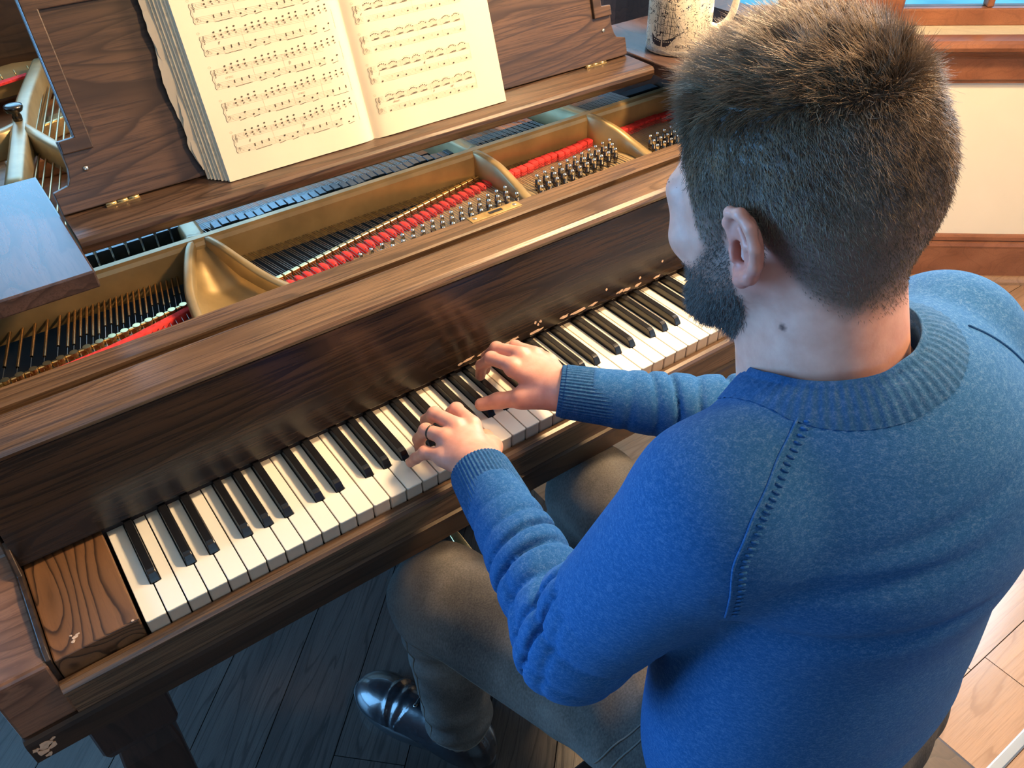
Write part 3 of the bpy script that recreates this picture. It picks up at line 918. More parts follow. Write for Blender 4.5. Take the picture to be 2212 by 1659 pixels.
# ---- music desk
TL = math.radians(17)
DN = Vector((0, -math.cos(TL), math.sin(TL)))         # faces the player
DU = Vector((0, math.sin(TL), math.cos(TL)))
D0 = Vector((0, 0.473, 0.255))
def dp(x, t, o=0.0, base=D0):
    p = base + Vector((x, 0, 0)) + DU * t + DN * o
    return (p.x, p.y, p.z)
left = [(0.114, 0.001), (0.1135, 0.031), (0.1335, 0.0355), (0.138, 0.043), (0.1415, 0.057), (0.1415, 0.0905), (0.162, 0.0915), (0.162, 0.300), (0.172, 0.315)]
XC = XW / 2 - 0.004
outline = left + [(2 * XC - x, t) for x, t in reversed(left)]
def slab(poly, o0, o1):
    m = len(poly)
    V = [dp(x, t, o0) for x, t in poly] + [dp(x, t, o1) for x, t in poly]
    F = [tuple(range(m)), tuple(range(2 * m - 1, m - 1, -1))] + [(i, i + m, (i + 1) % m + m, (i + 1) % m) for i in range(m)]
    return fixn((V, F))
desk = put('music_desk', bevel(slab(outline, -0.016, 0.0), 0.0012, 2), 'wood_desk', piano, label='leaning oak music desk with scrolled ends')
fx = 0.181
bl = [(0.142, 0.0735), (fx, 0.0735), (fx, 0.241), (2 * XC - fx, 0.241), (2 * XC - fx, 0.0735), (2 * XC - 0.142, 0.0735), (2 * XC - 0.1425, 0.0905), (2 * XC - 0.1625, 0.0915), (2 * XC - 0.1625, 0.300), (2 * XC - 0.173, 0.3145), (0.173, 0.3145), (0.1625, 0.300), (0.1625, 0.0915), (0.1425, 0.0905)]
put('border_moulding', bevel(slab(bl, 0.0002, 0.0055), 0.0016, 2), 'wood_desk', desk)
put('desk_base', bevel(prism_x([(0.4045, 0.236), (0.402, 0.241), (0.4025, 0.247), (0.406, 0.2512), (0.414, 0.2525), (0.472, 0.2535), (0.480, 0.2535), (0.480, 0.226), (0.412, 0.226), (0.4075, 0.230)], 0.114, 2 * XC - 0.112), 0.0006, 1), 'wood_desk', piano, label='oak base rail of the music desk')
for x0, x1 in ((0.167, 0.212), (0.999, 1.046)):
    hb = put('hinge', bevel(box(x0, x1, 0.4665, 0.4735, 0.2525, 0.2555), 0.0006), 'brass', piano)
    for k in range(3):
        xa = x0 + (x1 - x0) * k / 3
        put('knuckle', tube([(xa + 0.0006, 0.470, 0.2558), (xa + (x1 - x0) / 3 - 0.0006, 0.470, 0.2558)], 0.0024, 10), 'brass', hb, True)
for x in (0.162, 2 * XC - 0.162):
    g = lathe([(0.0036, 0), (0.0036, 0.0008), (0.0022, 0.002)], 14)
    M3 = Matrix.Translation(Vector(dp(x, 0.051, 0.0))) @ DN.to_track_quat('Z', 'Y').to_matrix().to_4x4()
    put('screw', ([tuple(M3 @ Vector(v)) for v in g[0]], g[1]), 'pin_tip', desk, True)
# ---- legs, lyre and pedals
def leg(xc, yc):
    L = [(0.050, -0.124), (0.050, -0.30), (0.046, -0.315), (0.036, -0.325), (0.040, -0.36), (0.030, -0.66), (0.036, -0.675), (0.036, -0.70)]
    V, F = [], []
    for r, z in L:
        V += [(xc - r, yc - r, z), (xc + r, yc - r, z), (xc + r, yc + r, z), (xc - r, yc + r, z)]
    m = len(L)
    for i in range(m - 1):
        for k in range(4):
            F.append((i * 4 + k, i * 4 + (k + 1) % 4, (i + 1) * 4 + (k + 1) % 4, (i + 1) * 4 + k))
    F += [(0, 1, 2, 3), tuple((m - 1) * 4 + k for k in (3, 2, 1, 0))]
    lg = put('leg', bevel(fixn((V, F)), 0.003, 1), 'wood_leg', piano)
    put('caster', lathe([(0.010, 0), (0.016, 0.006), (0.016, 0.024), (0.010, 0.030)], 18, (xc, yc, FZ)), 'brass', lg, True)
leg(-0.070, 0.135)
leg(XW + 0.070, 0.135)
leg(0.25, 1.42)
lyre = put('pedal_lyre', bevel(box(0.47, 0.75, 0.44, 0.56, -0.70, -0.63), 0.006), 'wood_leg', piano)
for x in (0.52, 0.70):
    put('lyre_post', tube([(x, 0.50, -0.64), (x, 0.50, -0.40), (x, 0.50, -0.12)], [0.018, 0.022, 0.018], 14), 'wood_leg', lyre, True)
for x in (0.535, 0.600, 0.665):
    pts = catmull([(x, 0.455, -0.665), (x, 0.40, -0.655), (x, 0.35, -0.668), (x, 0.315, -0.680)], 5)
    V, F = [], []
    ws = [0.009 + 0.010 * (i / (len(pts) - 1)) ** 1.5 for i in range(len(pts))]
    for p, w in zip(pts, ws):
        V += [(p[0] - w, p[1], p[2]), (p[0] + w, p[1], p[2]), (p[0] + w, p[1], p[2] - 0.008), (p[0] - w, p[1], p[2] - 0.008)]
    for i in range(len(pts) - 1):
        for k in range(4):
            F.append((i * 4 + k, i * 4 + (k + 1) % 4, (i + 1) * 4 + (k + 1) % 4, (i + 1) * 4 + k))
    F += [(0, 1, 2, 3), tuple((len(pts) - 1) * 4 + k for k in (3, 2, 1, 0))]
    put('pedal', bevel(fixn((V, F)), 0.0025, 2), 'brass', piano, True)
# ================================================================== THE OPEN SCORE on the music desk
MAT['paper'] = plain('aged_paper', (0.66, 0.59, 0.44), 0.75, noise=0.035, nscale=9)
MAT['paper_edge'] = plain('page_edges', (0.72, 0.62, 0.44), 0.85, noise=0.25, nscale=160)
MAT['ink'] = plain('printing_ink', (0.060, 0.048, 0.028), 0.8)
MAT['ink_pale'] = plain('thin_printing_ink', (0.36, 0.30, 0.20), 0.8)
book = empty('music_book', dp(0.5575, -0.002, 0.02), 'thick open music book with torn edges standing on the music desk', 'book')
XG, TB, TT, TD = 0.5575, 0.0, 0.302, 0.0120
def po(x):                                   # distance of the page surface from the desk
    d = abs(x - XG)
    return 0.0365 - 0.0065 * math.exp(-(d / 0.011) ** 1.4) + 0.0012 * math.exp(-((d - 0.05) / 0.04) ** 2)
def grid_sheet(xs, ts, front, back):
    """closed sheet between two offset functions over a grid"""
    V, F = [], []
    nx, nt_ = len(xs), len(ts)
    for fn in (front, back):
        for t in ts:
            for x in xs:
                V.append(dp(x, t, fn(x, t)))
    n_ = nx * nt_
    for j in range(nt_ - 1):
        for i in range(nx - 1):
            a = j * nx + i
            F.append((a, a + 1, a + nx + 1, a + nx))
            F.append((n_ + a, n_ + a + nx, n_ + a + nx + 1, n_ + a + 1))
    for i in range(nx - 1):
        F.append((i, n_ + i, n_ + i + 1, i + 1))
        a = (nt_ - 1) * nx + i
        F.append((a, a + 1, n_ + a + 1, n_ + a))
    for j in range(nt_ - 1):
        a = j * nx
        F.append((a, a + nx, n_ + a + nx, n_ + a))
        a = j * nx + nx - 1
        F.append((a, n_ + a, n_ + a + nx, a + nx))
    return fixn((V, F))
lin = lambda a, b_, n_: [a + (b_ - a) * i / (n_ - 1) for i in range(n_)]
# front pages
xl = lin(0.3270, XG - 0.05, 14) + lin(XG - 0.046, XG, 30)
put('left_page', grid_sheet(xl, lin(TB - TD, TT, 6), lambda x, t: po(x), lambda x, t: po(x) - 0.0006), 'paper', book)
xr = lin(XG, XG + 0.046, 30) + lin(XG + 0.05, 0.8010, 14)
put('right_page', grid_sheet(xr, lin(TB - TD, TT, 6), lambda x, t: po(x) - 0.0004, lambda x, t: po(x) - 0.0010), 'paper', book)
# the block of pages under them: sheaves with their fore edges fanned out
rb2 = random.Random(8)
nsh = 7
for k in range(nsh):
    f1 = 0.0352 - k * 0.0041
    x0 = 0.3262 - 0.0036 * k + 0.0008 * rb2.random()
    t0 = 0.0004 * (k % 2) - TD * f1 / 0.0365
    put('sheaf', grid_sheet([x0] + lin(0.34, XG - 0.022, 6), [t0, TT], lambda x, t, f1=f1: f1, lambda x, t, f1=f1: f1 - 0.0038), 'paper_edge' if k % 3 == 2 else 'paper', book)
    x1 = 0.7995 - 0.0004 * k
    put('sheaf', grid_sheet(lin(XG + 0.022, 0.78, 6) + [x1], [t0, TT], lambda x, t, f1=f1: f1 - 0.0006, lambda x, t, f1=f1: f1 - 0.0044), 'paper', book)
# torn back cover and a crumpled loose sheet at the back
def torn(x0, o0, o1, seed, mat, nm, t0=0.010):
    r = random.Random(seed)
    ts = lin(t0, TT, 40)
    ed = [x0 + 0.0035 * math.sin(t * 40 + seed) + 0.0022 * r.random() + (0.012 * max(0, (0.045 - t) / 0.045) ** 2 if t < 0.045 else 0) for t in ts]
    V = []
    for o in (o0, o1):
        V += [dp(e, t, o + 0.002 * math.sin(t * 60 + seed)) for e, t in zip(ed, ts)] + [dp(0.45, t, o) for t in ts]
    n_ = 40
    F = []
    for j in range(n_ - 1):
        F += [(j, j + 1, n_ + j + 1, n_ + j), (2 * n_ + j, 3 * n_ + j, 3 * n_ + j + 1, 2 * n_ + j + 1), (j, 2 * n_ + j, 2 * n_ + j + 1, j + 1), (n_ + j, n_ + j + 1, 3 * n_ + j + 1, 3 * n_ + j)]
    F += [(0, n_, 3 * n_, 2 * n_), (n_ - 1, 3 * n_ - 1, 4 * n_ - 1, 2 * n_ - 1)]
    put(nm, fixn((V, F)), mat, book)
torn(0.2985, 0.0092, 0.0100, 3, 'paper', 'torn_sheet', 0.0035)
torn(0.2945, 0.0082, 0.0090, 6, 'paper', 'torn_cover', 0.010)
put('back_cover', grid_sheet(lin(0.42, 0.7985, 3), [TB - 0.001, TT], lambda x, t: 0.0064, lambda x, t: 0.0058), 'paper_edge', book)

# the printed music
dark, pale = [], []                          # lists of polygons as [(x, t), ...]
def seg_(L, x0, t0, x1, t1, w):
    dx, dt = x1 - x0, t1 - t0
    l = math.hypot(dx, dt) or 1
    nx_, nt_ = -dt / l * w / 2, dx / l * w / 2
    n_ = max(1, int(l / 0.03))
    for i in range(n_):
        a, b_ = i / n_, (i + 1) / n_
        L.append([(x0 + dx * a + nx_, t0 + dt * a + nt_), (x0 + dx * b_ + nx_, t0 + dt * b_ + nt_), (x0 + dx * b_ - nx_, t0 + dt * b_ - nt_), (x0 + dx * a - nx_, t0 + dt * a - nt_)])
def head_(x, t, r=0.00138):
    dark.append([(x + r * 1.2 * math.cos(a) * 0.93 - r * 0.3 * math.sin(a), t + r * 0.80 * math.sin(a) + r * 0.35 * math.cos(a)) for a in [2 * PI * k / 8 for k in range(8)]])
def poly_(L, pts, w):
    for a, b_ in zip(pts[:-1], pts[1:]):
        seg_(L, a[0], a[1], b_[0], b_[1], w)
def arc_(x0, x1, t, h, w=0.00028):
    poly_(pale, [(x0 + (x1 - x0) * k / 8, t + h * math.sin(PI * k / 8)) for k in range(9)], w)
def treble(x, t):
    pts = [(0.0006, -0.0042), (0.0002, -0.0052), (0.0012, -0.0056), (0.0016, -0.0044), (0.0010, 0.0030), (0.0016, 0.0046), (0.0024, 0.0040), (0.0020, 0.0022), (0.0002, 0.0004), (-0.0002, -0.0014), (0.0010, -0.0026), (0.0026, -0.0020), (0.0026, -0.0006), (0.0014, -0.0002), (0.0008, -0.0012)]
    poly_(dark, [(x + a, t + b_) for a, b_ in catmull(pts, 3)], 0.00042)
def bassclef(x, t):
    pts = [(0.0004, 0.0006), (0.0002, 0.0016), (0.0014, 0.0024), (0.0026, 0.0014), (0.0022, -0.0006), (0.0004, -0.0024)]
    poly_(dark, [(x + a, t + b_) for a, b_ in catmull(pts, 3)], 0.00045)
    head_(x + 0.0007, t + 0.0008, 0.0006)
    head_(x + 0.0037, t + 0.0014, 0.0003); head_(x + 0.0037, t + 0.0002, 0.0003)
def brace(x, t0, t1):
    h = t0 - t1
    pts = [(0.0, 0), (-0.0013, -0.12), (-0.0004, -0.32), (-0.0018, -0.5), (-0.0004, -0.68), (-0.0013, -0.88), (0.0, -1)]
    poly_(dark, [(x - 0.0008 + a, t0 + b_ * h) for a, b_ in catmull(pts, 4)], 0.0006)
rm = random.Random(21)
SH_ = 0.0076                                  # staff height
def system(xa, xb, t0, t1, page):
    for base in (t0, t1 + SH_):
        for k in range(5):
            seg_(pale, xa, base - k * SH_ / 4, xb, base - k * SH_ / 4, 0.00026)
    brace(xa, t0, t1)
    seg_(pale, xa, t0, xa, t1, 0.0003)
    treble(xa + 0.0018, t0 - SH_ * 0.6)
    bassclef(xa + 0.0018, t1 + SH_ * 0.62)
    poly_(pale, [(xa + 0.0072, t0 - 0.001), (xa + 0.0072, t0 - 0.0042), (xa + 0.0084, t0 - 0.0034), (xa + 0.0072, t0 - 0.0042)], 0.0003)
    poly_(pale, [(xa + 0.0072, t1 + 0.005), (xa + 0.0072, t1 + 0.0018), (xa + 0.0084, t1 + 0.0026), (xa + 0.0072, t1 + 0.0018)], 0.0003)
    arc_(xa - 0.0035, xa + 0.0005, t0 + 0.004, 0.0013); arc_(xa - 0.0035, xa + 0.0005, t0 + 0.004, -0.0013)
    n_ = 4
    x0 = xa + 0.011
    mw = (xb - x0) / n_
    for m_ in range(n_):
        xm = x0 + m_ * mw
        if m_: seg_(pale, xm, t0, xm, t1, 0.00025)
        if page == 'L':
            rise = 0.0008 * m_
            for g in range(4):
                xn = xm + mw * (0.16 + 0.215 * g)
                tn = t0 - SH_ * (0.45 - 0.12 * g) + 0.0012 * rm.random() + rise
                head_(xn, tn); head_(xn + 0.0006, tn + 0.0050)
                for q in (0, 1):
                    seg_(dark, xn - 0.0002, tn - 0.0028 - q * 0.0012, xn + 0.0024, tn - 0.0024 - q * 0.0012, 0.0006)
                seg_(pale, xn + 0.0010, tn + 0.0050, xn + 0.0010, tn - 0.0036, 0.00016)
                poly_(pale, [(xn - 0.0034, tn + 0.0012), (xn - 0.0034, tn - 0.0022), (xn - 0.0024, tn - 0.0016), (xn - 0.0024, tn + 0.0018)], 0.00022)
            if (m_ + int(t0 * 1000)) % 2 == 0:
                xb_ = xm + mw * 0.10
                head_(xb_, t1 + 0.0006)
                for g in range(3):
                    xn = xm + mw * (0.33 + 0.24 * g)
                    for q in range(3):
                        head_(xn, t1 + SH_ * 0.55 + q * 0.0013 + 0.0008 * g, 0.0009)
                    seg_(pale, xn - 0.0008, t1 + SH_ * 0.6, xn - 0.0008, t1 - 0.0012, 0.00016)
                seg_(dark, xm + mw * 0.31, t1 - 0.0014, xm + mw * 0.86, t1 - 0.0006, 0.0006)
            else:
                for g in range(2):
                    xn = xm + mw * (0.14 + 0.45 * g)
                    ta, tb = t1 + SH_ * (0.2 + 0.3 * rm.random()), t1 + SH_ * (0.8 + 0.35 * rm.random())
                    head_(xn, ta); head_(xn + mw * 0.20, tb)
                    seg_(pale, xn - 0.0008, ta, xn - 0.0008, t1 - 0.0014, 0.00016)
                    seg_(pale, xn + mw * 0.20 - 0.0008, tb, xn + mw * 0.20 - 0.0008, t1 - 0.0006, 0.00016)
                    seg_(dark, xn - 0.0009, t1 - 0.0016, xn + mw * 0.20, t1 - 0.0002, 0.0006)
        else:
            for g in range(2):
                xs_ = xm + mw * (0.10 + 0.44 * g)
                nn_ = 5 + (m_ + g) % 2
                for q in range(nn_):
                    xn = xs_ + mw * 0.36 * q / nn_
                    tn = t0 - SH_ * 0.25 + 0.0030 * math.sin(PI * (q + 0.6) / nn_) + 0.0006 * m_
                    head_(xn, tn, 0.00085)
                    seg_(pale, xn - 0.0007, tn, xn - 0.0007, t0 - SH_ * 0.95, 0.00015)
                seg_(dark, xs_, t0 - SH_ * 0.98, xs_ + mw * 0.30, t0 - SH_ * 0.90, 0.0006)
                seg_(dark, xs_ + mw * 0.10, t0 - SH_ * 0.82, xs_ + mw * 0.30, t0 - SH_ * 0.76, 0.0006)
                arc_(xs_, xs_ + mw * 0.34, t0 + 0.0018, 0.0022)
            xn = xm + mw * (0.12 + 0.1 * rm.random())
            head_(xn, t1 + SH_ * (0.1 + 0.4 * rm.random()))
            seg_(pale, xn - 0.0008, t1 + SH_ * 0.4, xn - 0.0008, t1 - 0.001, 0.00016)
            xn = xm + mw * 0.52
            poly_(dark, [(xn, t1 + SH_ * 0.75), (xn + 0.0011, t1 + SH_ * 0.8), (xn + 0.0003, t1 + SH_ * 0.35)], 0.0003)
            xn = xm + mw * 0.78
            head_(xn, t1 + SH_ * 0.45)
    seg_(pale, xb, t0, xb, t1, 0.0003)
for t0 in (0.2265, 0.1865, 0.1440, 0.1010, 0.0585):
    system(0.3515, 0.5410, t0, t0 - 0.0248, 'L')
for t0 in (0.2240, 0.1840, 0.1425, 0.1000, 0.0565):
    system(0.5755, 0.7520, t0, t0 - 0.0238, 'R')
def print_mesh(L, nm, mat, lift):
    V, F = [], []
    for pg in L:
        n0 = len(V)
        V += [dp(x, t - TD, po(x) + lift) for x, t in pg]
        F.append(tuple(range(n0, n0 + len(pg))))
    put(nm, (V, F), mat, book)
print_mesh(dark, 'printed_notes', 'ink', 0.00025)
print_mesh(pale, 'printed_staves', 'ink_pale', 0.00018)
def text_mesh(s, size, place, nm, mat, parent, shear=0.3):
    """letters as flat mesh; place maps (u, v) in letter coordinates to a scene point"""
    cu_ = bpy.data.curves.new('letters', 'FONT')
    cu_.body = s
    cu_.size = size
    cu_.shear = shear
    cu_.resolution_u = 2
    ob = bpy.data.objects.new('letters', cu_)
    me = ob.to_mesh()
    V = [place(v.co.x, v.co.y) for v in me.vertices]
    F = [tuple(p.vertices) for p in me.polygons]
    ob.to_mesh_clear()
    bpy.data.objects.remove(ob)
    bpy.data.curves.remove(cu_)
    if F: put(nm, (V, F), mat, parent)
for s, x, t in (('ff', 0.370, 0.0445), ('fp', 0.452, 0.0455), ('ff', 0.371, 0.1730), ('fp', 0.458, 0.1305), ('cresc.', 0.366, 0.1300), ('cresc.', 0.458, 0.0880), ('f', 0.588, 0.0865), ('f', 0.583, 0.1700), ('ff', 0.666, 0.0860), ('p', 0.672, 0.0440), ('pp', 0.704, 0.0440), ('dimin.', 0.600, 0.0440)):
    text_mesh(s, 0.0052, lambda u, v, x=x, t=t: dp(x + u, t + v - TD, po(x + u) + 0.0002), 'printed_dynamics', 'ink_pale' if len(s) > 2 else 'ink', book, 0.35)

# ================================================================== THE MUG on the right shelf
def mug_mat():
    m, nt, b = nmat('printed_stoneware')
    L = nt.links.new
    v = coords(nt)
    nd = N(nt, 'ShaderNodeTexNoise', Scale=30.0, Detail=3.0); L(v, nd.inputs['Vector'])
    mixv = N(nt, 'ShaderNodeMix', data_type='RGBA'); mixv.inputs['Factor'].default_value = 0.06
    L(v, mixv.inputs['A']); L(nd.outputs['Color'], mixv.inputs['B'])
    n1 = N(nt, 'ShaderNodeTexNoise', Scale=30.0, Detail=3.5, Roughness=0.65); L(mixv.outputs['Result'], n1.inputs['Vector'])
    def contour(val, level, width):
        s = N(nt, 'ShaderNodeMath', operation='SUBTRACT'); s.inputs[1].default_value = level; L(val, s.inputs[0])
        a = N(nt, 'ShaderNodeMath', operation='ABSOLUTE'); L(s.outputs[0], a.inputs[0])
        c = N(nt, 'ShaderNodeMath', operation='LESS_THAN'); c.inputs[1].default_value = width; L(a.outputs[0], c.inputs[0])
        return c.outputs[0]
    def mx(a, b_):
        q = N(nt, 'ShaderNodeMath', operation='MAXIMUM'); L(a, q.inputs[0]); L(b_, q.inputs[1]); return q.outputs[0]
    lines = mx(contour(n1.outputs['Fac'], 0.50, 0.0065), contour(n1.outputs['Fac'], 0.60, 0.006))
    lines = mx(lines, contour(n1.outputs['Fac'], 0.41, 0.005))
    vo = N(nt, 'ShaderNodeTexVoronoi', feature='DISTANCE_TO_EDGE', Scale=70.0); L(mixv.outputs['Result'], vo.inputs['Vector'])
    lt = N(nt, 'ShaderNodeMath', operation='LESS_THAN'); lt.inputs[1].default_value = 0.022; L(vo.outputs['Distance'], lt.inputs[0])
    n2 = N(nt, 'ShaderNodeTexNoise', Scale=14.0, Detail=2.0); L(v, n2.inputs['Vector'])
    gt = N(nt, 'ShaderNodeMath', operation='GREATER_THAN'); gt.inputs[1].default_value = 0.53; L(n2.outputs['Fac'], gt.inputs[0])
    ml = N(nt, 'ShaderNodeMath', operation='MULTIPLY'); L(lt.outputs[0], ml.inputs[0]); L(gt.outputs[0], ml.inputs[1])
    lines = mx(lines, ml.outputs[0])
    mc = N(nt, 'ShaderNodeMix', data_type='RGBA')
    mc.inputs['A'].default_value = (0.66, 0.59, 0.44, 1); mc.inputs['B'].default_value = (0.030, 0.028, 0.035, 1)
    L(lines, mc.inputs['Factor'])
    L(mc.outputs['Result'], b.inputs['Base Color'])
    b.inputs['Roughness'].default_value = 0.18
    b.inputs['Coat Weight'].default_value = 0.4
    return m
MAT['mug'] = mug_mat()
MAT['mug_plain'] = plain('cream_glaze', (0.66, 0.60, 0.46), 0.18, coat=0.4)
MAT['mug_ink'] = plain('mug_ink', (0.022, 0.022, 0.032), 0.25)
MC = (1.199, 0.446)
MZ, MR, MH = 0.2552, 0.0590, 0.158
PH0 = math.atan2(-0.6777 - MC[1], 0.0301 - MC[0])  # bearing from mug to camera; ship, lettering and handle are placed from it
mug = empty('mug', (MC[0], MC[1], MZ), 'large cream mug printed with a sailing ship and map, on the right shelf', 'mug')
def mrad(h): return MR - 0.010 * h
prof = [(0.002, 0.0), (MR - 0.005, 0.0), (MR - 0.0012, 0.0016), (MR, 0.005), (mrad(0.06), 0.06), (mrad(MH), MH - 0.002), (mrad(MH) - 0.0018, MH), (mrad(MH) - 0.004, MH - 0.002), (mrad(0.08) - 0.005, 0.08), (MR - 0.0055, 0.008), (0.002, 0.006)]
g = lathe(prof, 96, (MC[0], MC[1], MZ))
put('cup', (g[0], g[1][:-2]), 'mug', mug, True)
put('foot_band', (lambda q: (q[0], q[1][:-2]))(lathe([(MR + 0.0001, 0.0045), (MR + 0.0003, 0.005), (mrad(0.010) + 0.0003, 0.0105), (mrad(0.010) + 0.0001, 0.0110)], 96, (MC[0], MC[1], MZ))), plain('grey_glaze_band', (0.30, 0.28, 0.25), 0.2, noise=0.4, nscale=200), mug, True)
ph = PH0 + math.radians(96)
hd_ = Vector((math.cos(ph), math.sin(ph), 0))
hp = [Vector((MC[0], MC[1], MZ)) + hd_ * r + Vector((0, 0, z)) for r, z in ((0.052, 0.040), (0.070, 0.036), (0.088, 0.050), (0.096, 0.075), (0.095, 0.105), (0.083, 0.128), (0.068, 0.135), (0.052, 0.130))]
put('handle', tube([tuple(p) for p in catmull([tuple(p) for p in hp], 6)], 0.0066, 14), 'mug_plain', mug, True)
def mp_(u, h, lift=0.0003):                   # u: metres round the mug from the side facing the camera, h: height
    r = mrad(h) + lift
    a = PH0 + u / MR
    return (MC[0] + r * math.cos(a), MC[1] + r * math.sin(a), MZ + h)
pol = []
def mline(x0, h0, x1, h1, w=0.0006):
    dx, dh = x1 - x0, h1 - h0
    l = math.hypot(dx, dh)
    a, b_ = -dh / l * w / 2, dx / l * w / 2
    n_ = max(1, int(l / 0.006))
    for i in range(n_):
        s, e = i / n_, (i + 1) / n_
        pol.append([(x0 + dx * s - a, h0 + dh * s - b_), (x0 + dx * e - a, h0 + dh * e - b_), (x0 + dx * e + a, h0 + dh * e + b_), (x0 + dx * s + a, h0 + dh * s + b_)])
US = -0.030
top_c = [(-0.025, 0.0365), (-0.016, 0.0300), (-0.006, 0.0280), (0.006, 0.0285), (0.018, 0.0330), (0.028, 0.0385)]
bot_c = [(-0.021, 0.0215), (-0.014, 0.0180), (-0.006, 0.0165), (0.006, 0.0165), (0.014, 0.0200), (0.024, 0.0330)]
for i in range(5):
    pol.append([(US + top_c[i][0], top_c[i][1]), (US + bot_c[i][0], bot_c[i][1]), (US + bot_c[i + 1][0], bot_c[i + 1][1]), (US + top_c[i + 1][0], top_c[i + 1][1])])
for k, (mx_, top) in enumerate(((-0.013, 0.088), (0.001, 0.100), (0.014, 0.085))):
    mline(US + mx_, 0.028, US + mx_ + 0.003, top, 0.0009)
    for j in range(4):
        hb_ = 0.040 + j * 0.0135
        wv = 0.0085 - 0.0013 * j
        xo = US + mx_ + 0.003 * (hb_ - 0.028) / 0.06
        mline(xo - wv, hb_ + 0.001, xo + wv, hb_ - 0.0006, 0.0007)
        mline(xo - wv, hb_ + 0.001, xo - wv + 0.0016, hb_ + 0.0112, 0.0005)
        mline(xo + wv, hb_ - 0.0006, xo + wv - 0.0010, hb_ + 0.0100, 0.0005)
        for q in range(3):
            mline(xo - wv * 0.5 + q * wv * 0.5, hb_ + 0.001, xo - wv * 0.42 + q * wv * 0.45, hb_ + 0.0085, 0.00030)
    mline(US + mx_ + 0.003, top, US + mx_ + 0.022, 0.032, 0.0004)
    mline(US + mx_ + 0.0025, top - 0.012, US + mx_ + 0.018, 0.031, 0.0004)
mline(US + 0.022, 0.034, US + 0.040, 0.046, 0.0009)
for j in range(4): mline(US + 0.016, 0.080 - j * 0.012, US + 0.040 - 0.003 * j, 0.045 - j * 0.002, 0.0004)
V, F = [], []
for pg in pol:
    n0 = len(V)
    V += [mp_(x, h) for x, h in pg]
    F.append(tuple(range(n0, n0 + len(pg))))
put('ship_print', (V, F), 'mug_ink', mug)
V, F = [], []
for k in range(9):
    x = US - 0.017 + k * 0.0042
    h = 0.0245 + 0.00012 * (k - 4) ** 2
    n0 = len(V)
    V += [mp_(x, h, 0.0005), mp_(x + 0.0020, h, 0.0005), mp_(x + 0.0020, h + 0.0017, 0.0005), mp_(x, h + 0.0017, 0.0005)]
    F.append((n0, n0 + 1, n0 + 2, n0 + 3))
put('gun_ports', (V, F), 'mug_plain', mug)
text_mesh('OCEAN', 0.0078, lambda u, v: mp_(u - 0.004, v + 0.0165, 0.0004), 'lettering', 'mug_ink', mug, 0.0)

# ================================================================== THE BENCH
bench = empty('piano_bench', (0.575, -0.49, FZ), 'dark wooden piano bench under the seated man', 'bench')
put('seat', bevel(box(0.335, 0.760, -0.610, -0.305, -0.305, -0.262), 0.006, 3), 'wood_leg', bench)
put('apron', bevel(box(0.355, 0.740, -0.590, -0.325, -0.37, -0.305), 0.003), 'wood_leg', bench)
for x in (0.375, 0.720):
    for y in (-0.570, -0.345):
        put('leg', bevel(box(x - 0.022, x + 0.022, y - 0.022, y + 0.022, FZ, -0.37), 0.004), 'wood_leg', bench)
# ================================================================== IMPLICIT SURFACES for the person
def cap(P, a, b, ra, rb):
    a = np.asarray(a, float); b = np.asarray(b, float)
    ab = b - a
    t = np.clip(((P - a) @ ab) / (ab @ ab), 0, 1)
    d = P - a - t[:, None] * ab
    return np.sqrt((d * d).sum(1)) - (ra + (rb - ra) * t)

def ell(P, c, r, R=None):
    q = P - np.asarray(c, float)
    if R is not None:
        q = q @ R
    r = np.asarray(r, float)
    k0 = np.sqrt(((q / r) ** 2).sum(1))
    k1 = np.sqrt(((q / (r * r)) ** 2).sum(1)) + 1e-9
    return k0 * (k0 - 1.0) / k1

def smin(a, b, k):
    h = np.clip(0.5 + 0.5 * (b - a) / k, 0, 1)
    return b + (a - b) * h - k * h * (1 - h)

def smax(a, b, k):
    return -smin(-a, -b, k)

